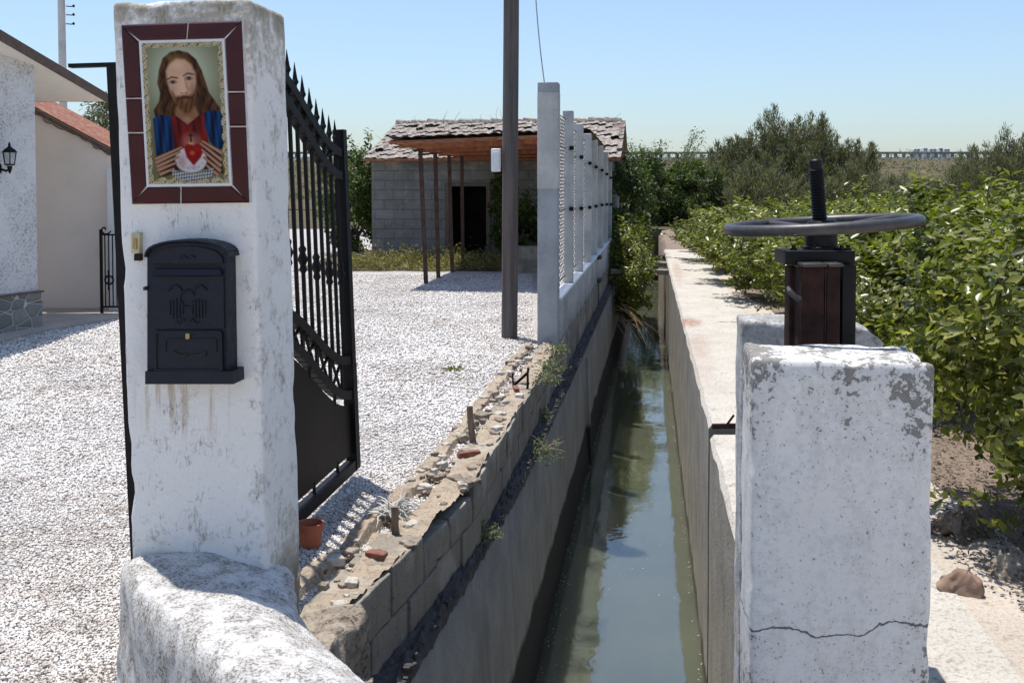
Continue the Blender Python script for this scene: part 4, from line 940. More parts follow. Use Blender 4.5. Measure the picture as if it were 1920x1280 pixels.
mb = MB(); wbox(d0-.09, d0, -.03, .12, 0, dz+.09); wbox(d1, d1+.09, -.03, .12, 0, dz+.09); wbox(d0, d1, -.03, .12, dz, dz+.09); put('door_frame', mb, M['bark'], ob)
def tileroof(mb, A, Bv, Cv, per=.17, row=.28, amp=.022, jag=.06):
    """A eave corner, Bv vector along the eave, Cv vector up the slope"""
    nL = int(Bv.length/per*6); nR = int(Cv.length/row); nrm = Bv.cross(Cv).normalized()
    for r_ in range(nR):
        def f(u, v):
            t = u*nL/6.; k = int(t+.25); w = abs(math.sin(math.pi*t)); lift = amp*w + .02*(1-v) + jag*nz((k*3.1, r_*2.3, 1), 1.)
            return A+Bv*u+Cv*((r_+v*1.12-(.06*nz((k*1.7, r_, 5), 1.)))/nR)+nrm*lift
        mb.sheet(f, nL, 1)
    mb.sheet(lambda u, v: A+Bv*u+Cv*v-nrm*.015, 1, 1); mb.sheet(lambda u, v: A+Bv*u+Cv*v-nrm*.05, 1, 1)
mb = MB(); A = bp(-.12, -.25, WH-.02+.03); rid = bp(-.12, BD/2, WH+.93); tileroof(mb, A, ex*(BW+.36), rid-A)
A2 = bp(BW+.24, BD+.25, WH+.01); tileroof(mb, A2, -ex*(BW+.36), bp(BW+.24, BD/2, WH+.93)-A2)
for k in range(14): c = bp(-.1+k*.385, BD/2, WH+.93+random.uniform(0, .03)); mb.tube([c, c+ex*.40+Vector((0, 0, -.02))], [.10, .085], 8)
put('roof', mb, M['oldtile'], ob)
mb = MB(); mb.bar(bp(-.12, -.22, WH-.005), bp(BW+.24, -.22, WH-.005), .06, .05); put('eave_board', mb, M['canopy'], ob)
mb = MB(); mb.prism([bp(BW, -.26, WH-.06), bp(BW+.24, -.26, WH-.06), bp(BW+.24, BD/2, WH+.93), bp(BW, BD/2, WH+.93)], Vector((0, 0, .03))); put('verge_board', mb, M['fascia'], ob)
cp = thing('canopy', P(868, 533, 17), 'rust coloured lean-to canopy on thin posts in front of the outbuilding', 'canopy')
FL = P(730, 268, 15.5); FR = P(1108, 253, 15.06); RL = P(866, 297, 21.7); RR = P(1100, 292, 21.5)
mb = MB()
def cf(u, v):
    p = FL.lerp(FR, u).lerp(RL.lerp(RR, u), v); return p+Vector((0, 0, .012*math.sin(u*60)))
mb.sheet(cf, 60, 8); 
mb2 = MB(); mb2.sheet(lambda u, v: cf(u, v)+Vector((0, 0, .03)), 60, 8); mb.add(mb2.v, mb2.f)
for a_, b_ in ((FL, FR), (FL, RL), (FR, RR)): mb.bar(a_+Vector((0, 0, .01)), b_+Vector((0, 0, .01)), .03, .03)
put('canopy_roof', mb, M['canopy'], cp)
mb = MB(); A = FL+Vector((0, -.02, .055)); tileroof(mb, A, FR-FL, (FL.lerp(RL, .96)-FL)+Vector((0, 0, .04)), jag=.02); put('canopy_tiles', mb, M['oldtile'], cp)
for i, v in enumerate((.1, .35, .6, .85)):
    mb = MB(); a_ = FL.lerp(RL, v); b_ = FR.lerp(RR, v); mb.bar(a_-Vector((0, 0, .03)), b_-Vector((0, 0, .03)), .05, .05); put('beam', mb, M['canopy'], cp)
for (u0, v0, u1, v1, Y) in ((788, 285, 799, 533, 16.2), (816, 292, 822, 526, 17.2), (842, 295, 848, 517, 18.4), (866, 296, 868, 512, 19.4)):
    a = P(u0, v0, Y); b = P(u1, v1, Y); b.z = -.03; a.z = min(a.z, 2.2)+.04; mb = MB(); mb.bar(b, a, .066, .06); put('post', mb, M['postmat'], cp)
mb = MB(); c = P(995, 510, 18.3); mb.rbox(Vector((c.x, 18.5, .22)), (.52, .55, .48), PR, .01, .006, 4, .1)
put('concrete_tank', mb, M['block'], label='low grey concrete tank between the wooden pole and first fence post', cat='tank', smooth=True)
mb = MB()
for k in range(26):
    p = bp(random.uniform(.1, BW), random.uniform(.3, 2.5), 0); p.z = WH+.1+ (p-bp((p-B0).dot(ex), 0, 0)).dot(ey)*.35; d = Vector((random.uniform(-.6, .6), 0, 1)).normalized(); pts = []
    for j in range(6): pts.append(p.copy()); p = p+d*random.uniform(.04, .11); d = (d+Vector((random.uniform(-.25, .35), 0, -.12))).normalized()
    mb.tube(pts, [.008, .007, .006, .005, .004, .002], 4)
put('roof_weeds', mb, M['straw'], kind='stuff', label='dry weed stalks growing out of the old tiled roof', cat='weeds')

# ================================================================ HOUSE ON THE LEFT
hs = thing('white_house', G(73, 617), 'white pebble-dashed house with stone base and brown edged roof at far left', 'house')
c1 = G(72, 617); c0 = G(0, 629); hd = (c1-c0); hd.z = 0; hd.normalize(); hn = Vector((hd.y, -hd.x, 0))
cN = c1-hd*7
mb = MB(); mb.prism([cN, c1, c1-hn*.3, cN-hn*.3], Vector((0, 0, 3.05))); 
mb.prism([c1-hn*.3, c1-hn*5, c1-hn*5-hd*.3, c1-hn*.3-hd*.3], Vector((0, 0, 2.6))); put('wall', mb, M['housewall'], hs)
zs = P(60, 548, c1.y).z
mb = MB(); mb.prism([cN+hn*.03, c1+hn*.03+hd*.03, c1-hn*.33+hd*.03, cN-hn*.33], Vector((0, 0, zs))); put('stone_base', mb, M['stone'], hs)
mb = MB(); mb.prism([cN+hn*.045+Vector((0, 0, zs)), c1+hn*.045+hd*.045+Vector((0, 0, zs)), c1-hn*.33+hd*.045+Vector((0, 0, zs)), cN-hn*.33+Vector((0, 0, zs))], Vector((0, 0, .02))); put('base_coping', mb, M['fascia'], hs)
V1 = P(196, 186, 12.7); V0 = P(0, 72, 10.3); V00 = V0+(V0-V1)*1.6; inn = Vector((-5, -.0, 0))
mb = MB(); mb.prism([V1, V00, V00+inn, V1+inn], Vector((0, 0, -.03))); put('soffit', mb, M['soffit'], hs)
mb = MB(); A = V1+Vector((0, 0, .0)); mb.prism([V1+Vector((.02, .02, -.04)), V00+Vector((.02, 0, -.04)), V00+Vector((.02, 0, .06)), V1+Vector((.02, .02, .06))], Vector((.03, 0, 0)))
mb.prism([V1+Vector((.02, .05, -.03)), V1+Vector((.02, .05, .05)), V1+inn+Vector((0, .05, .05)), V1+inn+Vector((0, .05, -.03))], Vector((0, -.03, 0)))
put('roof_edge', mb, M['fascia'], hs)
mb = MB(); tileroof(mb, V1+Vector((0, 0, .04)), inn, V00-V1); put('roof', mb, M['redtile'], hs)
# wall lantern
lp = P(18, 300, c1.y-1.05*.9); wl = thing('wall_lantern', P(0, 320, lp.y), 'black wall lantern with milky glass on the white house wall', 'lantern')
lx = Vector(P(18, 300, 10.6)); 
mb = MB(); mb.lathe((lx.x, lx.y, P(18, 308, 10.6).z), [(.03, -.02), (.05, 0), (.068, .12), (.001, .121)], 6); put('lantern_glass', mb, M['lampglass'], wl)
mb = MB(); z0 = P(18, 308, 10.6).z
for k in range(6):
    t = k*math.pi/3; mb.bar((lx.x+.05*math.cos(t), lx.y+.05*math.sin(t), z0), (lx.x+.07*math.cos(t), lx.y+.07*math.sin(t), z0+.125), .008, .008)
mb.lathe((lx.x, lx.y, z0), [(.055, -.012), (.055, .002), (.02, -.02)][::-1], 6); put('lantern_cage', mb, M['iron'], wl)
mb = MB(); mb.lathe((lx.x, lx.y, z0+.122), [(.085, 0), (.06, .03), (.03, .05), (.012, .07), (.016, .08), (.004, .11)], 6); put('lantern_cap', mb, M['iron'], wl)
mb = MB(); mb.lathe((lx.x, lx.y, z0-.08), [(.002, -.02), (.014, 0), (.022, .03), (.03, .062)], 8); mb.tube([(lx.x, lx.y, z0-.05), (lx.x-.04, lx.y, z0-.07), (lx.x-.10, lx.y-.0, z0-.05), (lx.x-.16, lx.y, z0-.04)], .012, 8)
mb.lathe((lx.x-.13, lx.y, z0-.1), [(.03, 0), (.045, .02), (.045, .09), (.03, .11)], 8); put('bracket', mb, M['iron'], wl, smooth=True)
# annex
ax_ = thing('annex', P(130, 586, 12.8), 'beige rendered annex with sloping red tiled roof behind the white house', 'building')
a0 = P(-40, 205, 12.8); a1 = P(62, 205, 12.8); a2 = P(211, 293, 12.8)
mb = MB(); mb.prism([Vector((a0.x, 12.8, -.05)), Vector((a0.x, 12.8, a1.z)), a1, a2, Vector((a2.x, 12.8, -.05))], Vector((0, .25, 0)))
mb.box((a2.x+.02-.12, 14.3, .95), (.24, 2.5, 2.0)); put('wall', mb, M['annex'], ax_)
mb = MB(); A = a1+Vector((-.05, -.04, .02)); Bb = a2+Vector((.05, -.04, .02)); tileroof(mb, Bb, A-Bb, P(222, 262, 15.0)-Bb, amp=.03); put('roof', mb, M['redtile'], ax_)
mb = MB(); mb.bar(A+Vector((0, -.01, .01)), Bb+Vector((0, -.01, .01)), .03, .05); put('roof_edge', mb, M['fascia'], ax_)
mb = MB(); mb.prism([Vector((P(203, 300, 12.6).x, 12.55, -.02)), Vector((P(224, 300, 12.6).x, 12.55, -.02)), Vector((P(224, 300, 12.6).x, 12.55, 1.8)), Vector((P(203, 300, 12.6).x, 12.55, 1.8))], Vector((0, .24, 0))); put('white_pier', mb, M['white'], ax_)
# terrace slab under the houses
mb = MB(); mb.prism([G(-60, 660, .0), G(60, 628), G(215, 600), G(330, 592), G(330, 580), G(-60, 580)], Vector((0, 0, .03))); put('paved_terrace', mb, M['sand'], kind='structure')
# small wrought iron gate
sg2 = thing('garden_gate', P(205, 590, 12.3), 'small black wrought iron garden gate by the beige annex', 'gate')
Yg = 12.3
for u in (190, 240):
    mb = MB(); mb.bar(Vector((P(u, 500, Yg).x, Yg, .02)), Vector((P(u, 500, Yg).x, Yg, P(u, 430, Yg).z)), .03, .03); put('gate_stile', mb, M['iron'], sg2)
mb = MB(); xs = np.linspace(P(190, 500, Yg).x, P(240, 500, Yg).x, 8)
for x in xs[1:-1]: mb.bar((x, Yg, .1), (x, Yg, P(200, 440, Yg).z), .012, .012)
for v in (440, 575): z = P(200, v, Yg).z; mb.bar((xs[0], Yg, z), (xs[-1], Yg, z), .02, .02)
z = P(200, 430, Yg).z; mb.tube([(xs[0]+.04*math.cos(t)*t*.3+.05, Yg, z-.0+.04*math.sin(t)*t*.3) for t in np.linspace(0, 6, 18)], .01, 6)
z = P(200, 525, Yg).z; mb.tube([(xs[2]+.05*math.cos(t), Yg, z+.05*math.sin(t)) for t in np.linspace(0, 6.28, 18)], .012, 6); mb.bar((xs[2], Yg-.01, z-.12), (xs[2], Yg-.01, z+.12), .02, .02)
put('gate_bars', mb, M['iron'], sg2, smooth=False)
# telegraph pole
tpY = 26.; tpo = thing('telegraph_pole', (P(119, 300, tpY).x, tpY, 0), 'grey telegraph pole with small insulators behind the white house roof', 'pole')
mb = MB(); x = P(119, 200, tpY).x; mb.tube([(x+.00, tpY, 0), (x-.005, tpY, 3.5), (x-.02, tpY, 8)], [.11, .10, .085], 10); put('shaft', mb, M['conc_post'], tpo, smooth=True)
for v in (-5, 12, 28, 45):
    mb = MB(); c = P(124, v, tpY); mb.tube([c, c+Vector((.14, 0, -.01)), c+Vector((.18, 0, .0))], .014, 6); mb.lathe(c+Vector((.19, 0, -.03)), [(.015, 0), (.035, .02), (.03, .05), (.012, .07)], 8); put('insulator', mb, M['iron'], tpo)

# ================================================================ VEGETATION
def leafcloud(P0, Nrm, size, asp=.45, fold=.25, droop=0.):
    """P0 (n,3) positions, Nrm (n,3) preferred facing; returns vertices and triangles of folded leaves"""
    n = len(P0); D = rng.normal(0, 1, (n, 3)); D -= (D*Nrm).sum(1, keepdims=True)*Nrm*.8; D[:, 2] += droop
    D /= np.linalg.norm(D, axis=1, keepdims=True)+1e-9; Sx = np.cross(D, Nrm); Sx /= np.linalg.norm(Sx, axis=1, keepdims=True)+1e-9
    U = np.cross(Sx, D); L = (size if np.ndim(size) else np.full(n, size))*rng.uniform(.6, 1.25, n); L = L[:, None]
    V = np.stack([P0, P0+D*L*.5+Sx*L*asp*.5+U*L*fold*.3, P0+D*L-U*L*fold*.25, P0+D*L*.5-Sx*L*asp*.5+U*L*fold*.3], 1).reshape(-1, 3)
    f = np.array([(0, 1, 2), (0, 2, 3)]); F = (f[None]+4*np.arange(n)[:, None, None]).reshape(-1, 3); return V, F
def crown(n, c, rad, size, clumps=60, cs=.2, asp=.45, lo=-1., droop=0., shoots=0):
    c = np.array(c); rad = np.array(rad)
    d = rng.normal(0, 1, (clumps, 3)); d /= np.linalg.norm(d, axis=1, keepdims=True); d[:, 2] = np.where(d[:, 2] < lo, -d[:, 2], d[:, 2])
    rr = rng.uniform(.45, 1.0, (clumps, 1))**.6; C = d*rr*rad*rng.uniform(.85, 1.12, (clumps, 1)); k = rng.integers(0, clumps, n)
    q = rng.normal(0, 1, (n, 3)); q /= np.linalg.norm(q, axis=1, keepdims=True); q *= rng.random((n, 1))**.4
    Pp = C[k]+q*cs*np.array([1, 1, .85])*rng.uniform(.6, 1.3, clumps)[k][:, None]
    if shoots:
        ks = rng.integers(0, clumps, shoots); m = 26; t = rng.random((shoots, m, 1)); dirs = d[ks]*.5+np.array([0, 0, .9])+rng.normal(0, .25, (shoots, 3)); dirs /= np.linalg.norm(dirs, axis=1, keepdims=True)
        Q = (C[ks]+d[ks]*cs*.6)[:, None]+dirs[:, None]*t*(.28+.2*rng.random((shoots, 1, 1)))+rng.normal(0, .018, (shoots, m, 3)); Pp = np.concatenate([Pp, Q.reshape(-1, 3)])
    N = Pp/np.maximum(rad, .1); N = N/np.linalg.norm(N, axis=1, keepdims=True)*.7+rng.normal(0, .55, Pp.shape)+np.array([0, 0, .45]); N /= np.linalg.norm(N, axis=1, keepdims=True)
    return leafcloud(Pp+c, N, size, asp, droop=droop)
def trunkmb(h, r, limbs, spread, seed):
    rd = random.Random(seed); mb = MB(); mb.local = True
    mb.tube([(0, 0, -.1), (.02, .01, h*.5), (rd.uniform(-.05, .05), 0, h)], [r*1.2, r, r*.8], 8)
    for k in range(limbs):
        a = k*6.283/limbs+rd.uniform(-.3, .3); p = Vector((0, 0, h*rd.uniform(.5, 1))); d = Vector((math.cos(a), math.sin(a), rd.uniform(.7, 1.3))).normalized(); pts = []
        for j in range(6): pts.append(p.copy()); p = p+d*spread/5; d = (d+Vector((rd.uniform(-.3, .3), rd.uniform(-.3, .3), .05))).normalized()
        mb.tube(pts, [r*.55, r*.45, r*.35, r*.28, r*.2, r*.1], 6)
    return mb
def make_tree(name, mat, label, cat, group, leaf, th, tr, limbs, spread, seed, crownname='crown'):
    t = thing(name, (0, 0, 0), label, cat, group)
    put('trunk', trunkmb(th, tr, limbs, spread, seed), M['bark'], t, smooth=True)
    V, F = leaf; put(crownname, npmesh(crownname, V, F), M[mat], t); return t
protos = []
for k in range(3):
    protos.append(make_tree('citrus_tree', 'citrus', 'x', 'tree', 'citrus trees of the grove', crown(17000, (0, 0, 1.0), (1.0, 1.0, .76), .074, 110, .21, .5, shoots=130), .5, .05, 7, .9, 10+k))
far = []
for k in range(2):
    far.append(make_tree('citrus_tree', 'citrus', 'x', 'tree', 'citrus trees of the grove', crown(8000, (0, 0, 1.0), (1.05, 1.05, .76), .092, 85, .25, .55, shoots=70), .5, .05, 7, .9, 20+k))
rowsY = [(2.12, [4.45, 7.3, 9.5, 11.7, 13.9, 16.2, 18.6, 21.0, 23.6]), (4.5, [5.6, 8.0, 10.3, 12.6, 15, 17.4, 19.8, 22.5, 25.5]), (6.8, [9.5, 12, 14.5, 17, 19.7, 22.5, 25.5, 29]), (9.2, [13, 16, 19, 22, 25.5, 29.5]), (11.8, [18, 22, 26, 30])]
rn = ['front row of the grove beside the path', 'second row of the grove', 'third row of the grove', 'fourth row of the grove', 'back row of the grove']
on = ['nearest', 'second', 'third', 'fourth', 'fifth', 'sixth', 'seventh', 'eighth', 'ninth']
used = set()
for ri, (s0, ys) in enumerate(rowsY):
    for j, Y in enumerate(ys):
        pool = protos if Y < 12.5 else far; pr_ = pool[(ri+j) % len(pool)]
        sc = random.uniform(.92, 1.10)*(1.0+.004*Y); sadj = 0
        if ri == 0: sc *= .95; sadj = interp(Y, [5, 9, 13, 24], [.0, -.12, -.28, -.62])
        loc = ch(s0+sadj+random.uniform(-.12, .12), Y+random.uniform(-.15, .15), 0)
        sz = interp(Y, [5, 14, 20, 30], [1.66, 1.62, 1.42, 1.12])/2.12*random.uniform(.93, 1.07)
        if ri == 0: sz = interp(Y, [4.5, 8, 12, 24], [1.72, 1.62, 1.44, 1.10])/2.12*random.uniform(.95, 1.05)
        lab = 'citrus tree, %s from the viewer in the %s' % (on[j], rn[ri])
        if pr_.name not in used: used.add(pr_.name); o = pr_; o.location = loc; o.rotation_euler = (0, 0, random.random()*6); o.scale = (sc, sc, sz); o['label'] = lab
        else: dup(pr_, loc, random.random()*6.28, lab, sc).scale = (sc, sc, sz)
# leaf litter and dry ground under the grove
mb = MB(); mb.sheet(lambda u, v: ch(1.52+.1*math.sin(v*40)+11*u+(-.5*v), 3.2+27*v, .006+.0*u), 4, 40); put('grove_soil', mb, M['soil'], kind='structure')
def scatter(name, n, fn, size, mat, label, cat, asp=.4, up=.6):
    Pp = np.array([fn() for _ in range(n)]); N = rng.normal(0, .5, Pp.shape)+np.array([0, 0, up]); N /= np.linalg.norm(N, axis=1, keepdims=True)
    V, F = leafcloud(Pp, N, size, asp); return put(name, npmesh(name, V, F), M[mat], kind='stuff', label=label, cat=cat)
def litter():
    Y = 3.0+9*random.random()**1.6; s = 1.42+.3*nz((Y, 0, 0), 1.5)+abs(random.gauss(0, .8)); p = ch(s-.03*Y, Y, .012+random.random()*.03*(s > 1.35)); return p
scatter('leaf_litter', 9000, litter, .028, 'bark', 'dry fallen leaves under the citrus trees', 'leaf litter', .5, 1.5)
# stones on the right, and a dark lump standing in for shaded roots and grass
for i, (u, v, rx, ry, rz_, m, l, n) in enumerate([(1808, 1112, .17, .07, .10, 'brickred', 'brown angular stone on the sandy ground right of the near slab', 'brown_stone'),
        (1895, 1075, .20, .12, .10, 'rubble', 'pale flat stone under the citrus tree at the right edge', 'pale_stone'),
        (1800, 1000, .30, .2, .10, 'soil', 'dark lump standing in for shaded roots and grass behind the near slab under the citrus tree', 'shaded_roots_lump'),
        (1768, 1090, .03, .03, .03, 'brickred', 'small brown pebble left of the brown angular stone', 'brown_pebble')]):
    p = G(u, v, 0); mb = MB(); mb.rbox(Vector((0, 0, 0)), (rx, ry, rz_), -.6 if i == 0 else .3*i, min(rx, ry, rz_)*.22, min(rx, ry)*.34, 11, .012, taper=.45, seed=i*2.2)
    mm = Matrix.Rotation(.35 if i == 0 else 0, 3, 'Y')
    mb.v = [tuple(mm @ Vector(q)+p+Vector((0, 0, rz_*.35))) for q in mb.v]
    mt_ = plain('brown_stone', (.25, .165, .12), .9, var=.3, sc=14, bump=.004) if i in (0, 3) else M[m]
    put(n, mb, mt_, label=l, cat='stone' if i != 2 else 'earth clod', smooth=True)
# bushes by the canal end
def bush(name, mat, leaf, loc, label, cat, th=.5, tr=.05, limbs=6, sp=1., seed=1, group=None):
    t = make_tree(name, mat, label, cat, group, leaf, th, tr, limbs, sp, seed, 'foliage'); t.location = loc; return t
bush('green_shrub', 'green', crown(17000, (0, 0, 1.0), (.88, 1.7, 1.35), .09, 130, .25, .5, shoots=40), ch(-1.02, 23.4, 0), 'dense bright green shrub hanging over the canal at the fence end', 'shrub', sp=1.2)
bush('green_shrub', 'citrus', crown(15000, (0, 0, .1), (.36, 2.2, .95), .08, 120, .19, .5, shoots=40), ch(-.66, 20.8, -.30), 'yellow green creeper shrub trailing down the canal bank below the fence end', 'shrub', sp=.6, seed=5)
bush('green_shrub', 'green', crown(16000, (0, 0, 1.35), (1.55, 1.2, 1.45), .11, 110, .30, .5, shoots=40), ch(-.25, 39.5, 0), 'green shrub standing behind the far end of the canal', 'shrub', sp=1.3, seed=9)
bush('green_shrub', 'green', crown(14000, (0, 0, 1.2), (1.25, 1.1, 1.3), .11, 100, .28, .5, shoots=30), ch(1.35, 38.5, 0), 'dark green shrub where the canal path ends', 'shrub', sp=1.3, seed=12)
t = thing('dead_twigs', ch(-.62, 18.6, -1.8), 'bare grey twigs trailing from the bank shrub down to the canal water', 'twigs')
for k in range(16):
    mb = MB(); p = ch(-.8+random.uniform(0, .2), 18.6+random.uniform(-.9, .9), -.5-random.random()*.5); d = Vector((random.uniform(.2, .9), random.uniform(-.8, .1), random.uniform(-.7, .1))).normalized(); pts = []
    for j in range(8): pts.append(p.copy()); p = p+d*.13; d = (d+Vector((random.uniform(-.2, .2), random.uniform(-.2, .2), -.18))).normalized()
    mb.tube(pts, [.005, .005, .004, .004, .003, .003, .002, .001], 4); put('twig', mb, M['straw'], t)
def afloat():
    Y = random.uniform(6.5, 17); s = random.choice([random.uniform(-.82, -.6), random.uniform(-.8, .2), random.uniform(SR(Y)-.06, SR(Y))]) if random.random() < .5 else random.uniform(-.835, -.78); return ch(s, Y, -1.797)
scatter('floating_leaves', 420, afloat, .022, 'straw', 'small dry leaves floating on the canal water', 'leaf litter', .5, 12.)
def debris():
    Y = 3.2+13*random.random()**1.7; x = random.uniform(-.54, -.02)*Y; return Vector((x, Y, .016)) if random.random() < .5 and x < SB(Y)-.4+K*Y else ch(SB(Y)-.35-abs(random.gauss(0, .35)), Y, .016)
scatter('dry_debris', 1100, debris, .028, 'bark', 'dry leaf bits and twigs lying on the gravel yard', 'leaf litter', .3, 4.)
# straggly pale tree with bare branches
st = thing('straggly_tree', ch(.25, 40, 0), 'straggly tree with sparse leaves on bare branches above the green shrubs', 'tree')
mb = MB(); tips = []
for k in range(15):
    p = Vector(ch(.25, 40, 0))+Vector((random.uniform(-.2, .2), 0, random.uniform(.6, 1.5))); d = Vector((random.uniform(-.8, .9), random.uniform(-.3, .3), 1)).normalized(); pts = []
    for j in range(9): pts.append(p.copy()); p = p+d*random.uniform(.20, .38); d = (d+Vector((random.uniform(-.28, .3), random.uniform(-.2, .2), random.uniform(-.15, .1)))).normalized(); tips += [p.copy()] if j > 3 else []
    mb.tube(pts, [.035-.0035*j for j in range(9)], 5)
mb.tube([Vector(ch(.25, 40, -.1)), Vector(ch(.25, 40, 1.4))], [.09, .06], 8); put('branches', mb, M['bark'], st, smooth=True)
tt = np.array([tuple(random.choice(tips)) for _ in range(1500)])+rng.normal(0, .09, (1500, 3))-np.array(st.location); N = rng.normal(0, 1, tt.shape); N /= np.linalg.norm(N, axis=1, keepdims=True)
V, F = leafcloud(tt, N, .09, .5); put('leaves', npmesh('leaves', V, F), M['greyleaf'], st)
# behind the gate and around the outbuilding
bush('green_shrub', 'green', crown(9000, (0, 0, 1.25), (.85, 1.2, 1.25), .11, 80, .26, .5, shoots=40), P(668, 485, 23.5).xy.to_3d(), 'dark green shrub left of the block outbuilding, seen past the gate', 'shrub', sp=1.3, seed=15)
bush('green_shrub', 'green', crown(4500, (0, 0, .6), (.42, .4, .62), .09, 40, .2, .5, shoots=40), Vector((P(975, 485, 20.3).x, 20.3, 0)), 'green shrub growing against the outbuilding behind the wooden pole', 'shrub', sp=.6, seed=16)
cr = crown(2600, (0, 0, 1.0), (.14, .1, .95), .09, 40, .12, .5); bush('wall_creeper', 'green', cr, Vector((P(937, 485, 21.5).x, 21.6, .1)), 'thin dark creeper climbing the outbuilding wall by the doorway', 'creeper', th=1.4, tr=.015, limbs=3, sp=.4, seed=17)
def weedpos():
    u = random.uniform(650, 1010); Y = random.uniform(18.6, 21.6); x = P(u, 500, Y).x; c = nz((x, Y, 0), 1.6); return Vector((x, Y, abs(random.gauss(0, .085))*(1.+1.8*c)))
scatter('weeds', 9000, weedpos, .10, 'weed', 'strip of half dry weeds in front of the outbuilding', 'weeds', .25, .2)
mb = MB(); mb.sheet(lambda u, v: Vector((P(650-400*0+420*u, 500, 18.5).x-1.*(1-u), 18.5+4*v+.25*nz((u*9, 0, 0), 1.), .006)), 30, 2); put('weedy_soil', mb, M['hill'], kind='structure')
# little plants, each countable
wc_ = [(1035, 688, .11, .13, 'leafy grey weed at the foot of the first fence post'), (1028, 712, .06, .10, 'small grey weed on the wall top below the first fence post'), (1022, 838, -.33, .12, 'hanging weed with pale stems on the canal ledge, nearest the viewer'), (1008, 775, -.3, .10, 'small dark weed on the canal ledge below the iron stubs'),
       (848, 688, 0, .09, 'flat yellow green weed on the gravel left of the pole'), (905, 1000, -.33, .09, 'little tuft of weed on the canal ledge below the block wall'), (1042, 655, .05, .12, 'small weed tuft against the first fence post')]
for i, (u, v, z, r_, l) in enumerate(wc_):
    p = G(u, v+6, z); n = 240; d = rng.normal(0, 1, (n, 3)); d[:, 2] = abs(d[:, 2]) if i != 2 else d[:, 2]; d /= np.linalg.norm(d, axis=1, keepdims=True)
    Q = d*rng.random((n, 1))**.5*r_*np.array([1.2, 1.2, .9 if i != 4 else .15]); N = rng.normal(0, 1, (n, 3)); N /= np.linalg.norm(N, axis=1, keepdims=True)
    V, F = leafcloud(Q, N, .03, .4); t = thing('weed_plant', p, l, 'weed', 'weeds along the canal edge')
    put('leaves', npmesh('leaves', V, F), M['greyleaf' if i != 4 else 'citrus'], t)
    mb = MB()
    for k in range(8):
        q = Vector(p); dd = Vector((random.uniform(-1, 1), random.uniform(-1, 1), random.uniform(.2, 1.)*(1 if i != 4 else .1))).normalized(); pts = []
        for j in range(5): pts.append(q.copy()); q = q+dd*r_*.35; dd = (dd+Vector((random.uniform(-.3, .3), random.uniform(-.3, .3), -.15))).normalized()
        mb.tube(pts, [.003, .0025, .002, .002, .001], 4)
    put('stems', mb, M['straw'], t)
# tamarisks
def tamarisk(loc, h, w, n, label, seed, plumes=60):
    t = thing('tamarisk', loc, label, 'tree', 'tamarisks behind the grove'); rd = np.random.default_rng(seed)
    th = rd.random(plumes)*6.283; rr = rd.random(plumes)**.6*w; zt = h*(1-.75*(rr/w)**2.2)*rd.uniform(.72, 1.06, plumes)
    base = np.stack([np.cos(th)*rr*.55, np.sin(th)*rr*.55, np.zeros(plumes)], 1); tip = np.stack([np.cos(th)*rr, np.sin(th)*rr*.8, zt], 1)
    k = rd.integers(0, plumes, n); s = rd.random((n, 1))**.75; C = base[k]*(1-s)+tip[k]*s; C[:, 2] = zt[k]*s[:, 0]
    sp = .42*(1.12-s**2.)*(w/3); Q = C+rd.normal(0, 1, (n, 3))*sp*np.array([1, 1, .8]); D = tip[k]-base[k]; D /= np.linalg.norm(D, axis=1, keepdims=True); D = D+rd.normal(0, .5, (n, 3)); D /= np.linalg.norm(D, axis=1, keepdims=True)
    Sx = np.cross(D, rd.normal(0, 1, (n, 3))); Sx /= np.linalg.norm(Sx, axis=1, keepdims=True); L = rd.uniform(.12, .30, (n, 1)); wd = .016
    Q[:, 2] = np.abs(Q[:, 2])
    V = np.stack([Q, Q+D*L*.5+Sx*wd, Q+D*L, Q+D*L*.5-Sx*wd], 1).reshape(-1, 3); f = np.array([(0, 1, 2), (0, 2, 3)]); F = (f[None]+4*np.arange(n)[:, None, None]).reshape(-1, 3)
    put('foliage', npmesh('foliage', V, F), M['tamarisk'], t)
    mb = MB(); mb.local = True
    for j in range(0, plumes, 2): mb.tube([base[j]*.3, base[j]*.7+tip[j]*.35, tip[j]*.85], [.07, .04, .012], 5)
    put('trunk', mb, M['bark'], t)
def gx(u, Y): return Vector(((u-960)/FPX*Y, Y, 0))
tamarisk(gx(1480, 42), 4.75, 3.0, 66000, 'tallest feathery grey green tamarisk in the middle of the clump', 1, 80)
tamarisk(gx(1385, 43), 3.5, 2.5, 36000, 'shorter tamarisk left of the tallest one', 2, 45)
tamarisk(gx(1590, 41), 3.4, 2.4, 34000, 'tamarisk with ragged top right of the tallest one', 3, 45)
tamarisk(gx(1325, 40), 2.7, 2.2, 26000, 'low tamarisk nearest the green shrubs', 4, 40)
tamarisk(gx(1875, 46), 3.9, 3.4, 40000, 'wide tamarisk at the right edge of the photo', 5, 80)
tamarisk(gx(1700, 52), 1.9, 2.6, 22000, 'low brownish tamarisk in front of the embankment', 6, 50)
tamarisk(gx(1430, 38), 2.6, 2.3, 24000, 'low broad tamarisk in front of the tallest one', 8, 50)
tamarisk(gx(1590, 37), 2.2, 2.2, 20000, 'low broad tamarisk in front of the one with the ragged top', 9, 50)
# trees behind the house at left
for (u, Y, h, r_, lab, sd) in ((200, 30, 4.2, .75, 'small dark tree top behind the black gate stile', 1), (150, 34, 3.9, .8, 'small tree behind the annex roof near the telegraph pole', 2)):
    bush('garden_tree', 'tamarisk', crown(2500, (0, 0, h-r_), (r_*.8, r_*.8, r_*.9), .16, 30, .3, .3), gx(u, Y), lab, 'tree', th=h-r_, tr=.08, limbs=4, sp=.6, seed=sd)

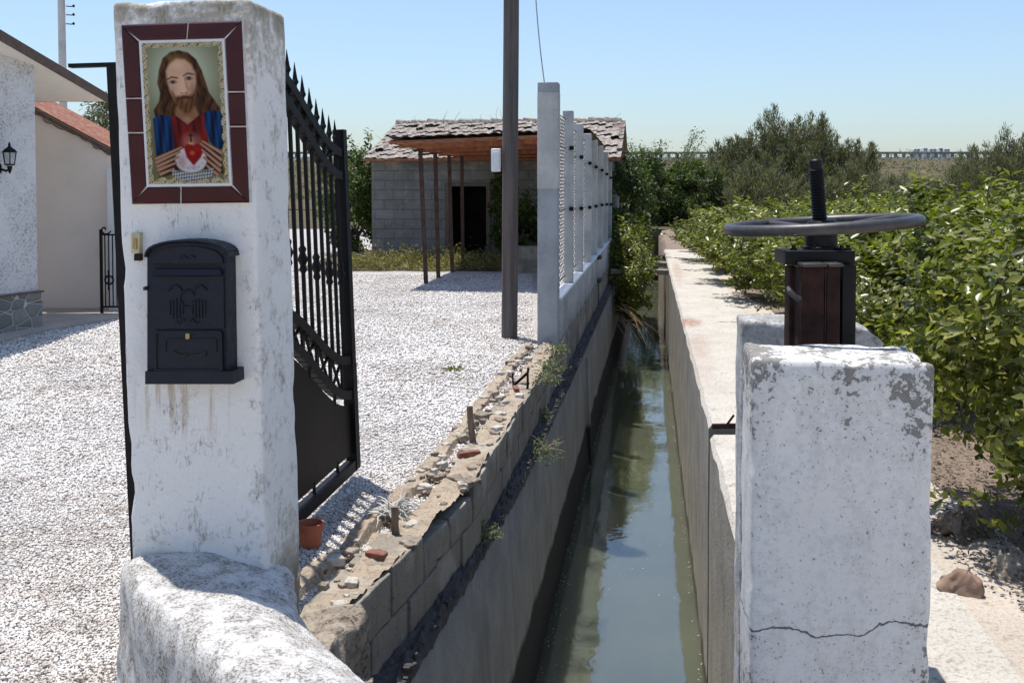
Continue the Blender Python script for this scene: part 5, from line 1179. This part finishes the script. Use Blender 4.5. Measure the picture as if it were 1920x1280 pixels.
# ================================================================ FAR DISTANCE
mb = MB()
def hill(u, v):
    x = -90+330*u; Y = 62+60*v; z = 4.3*min(1, max(0, (v-.35)/.5))**1.1; return Vector((x, Y, z+.35*nz((x, Y, 0), .15)+.12*nz((x, Y, 3), .6)))
mb.sheet(hill, 110, 24); mb.sheet(lambda u, v: hill(u, 1)+Vector((0, 60*v, 0)), 110, 1); put('embankment', mb, M['hill'], kind='structure', smooth=True)
def scrub():
    u = random.random(); v = random.uniform(.32, .92)**1.0; c = nz((u*40, v*6, 0), 1.)
    p = hill(u, v); return p+Vector((random.gauss(0, .5), random.gauss(0, .5), abs(random.gauss(0, .35))*max(.15, .6+1.6*c)))
scatter('embankment_scrub', 60000, scrub, .45, 'tamarisk', 'dry scrub covering the far embankment below the barrier', 'scrub', .22, .1)
br = thing('road_barrier', gx(1500, 119), 'long grey road barrier along the top of the far embankment', 'barrier')
mb = MB(); zt = P(1500, 285, 119).z; mb.box((60, 119, zt-.12), (300, .3, .26)); put('top_rail', mb, M['barrier'], br)
mb = MB(); mb.box((60, 119.1, zt-.78), (300, .3, .3)); put('kerb_beam', mb, M['white'], br)
mb = MB()
for x in np.arange(-88, 208, .95): mb.box((x, 119.05, zt-.45), (.35, .2, .5))
put('posts', mb, M['barrier'], br)
for i, (u, w, h, l) in enumerate(((1712, 2.2, .55, 'leftmost tiny white building above the far barrier'), (1728, 1.5, .9, 'narrow tall white building above the far barrier'), (1742, 2.5, .6, 'middle tiny white building above the far barrier'), (1757, 1.3, .9, 'small white tower block above the far barrier'), (1768, 2., .5, 'rightmost tiny white building above the far barrier'))):
    Y = 190; mb = MB(); c = gx(u, Y); zz = P(u, 283, Y).z; w *= .5; h *= .5; mb.box((c.x, Y, (zz+h)/2), (w, 3, zz+h)); mb.box((c.x, Y-.1, zz+h+.06), (w*.5, 1, .16))
    for k in range(2): mb.box((c.x-w*.25+k*w*.5, Y-1.52, zz+h*.5), (.25, .05, .3), mi=1)
    put('far_building', mb, [M['white'], M['barrier']], label=l, cat='building', group='white buildings on the horizon')
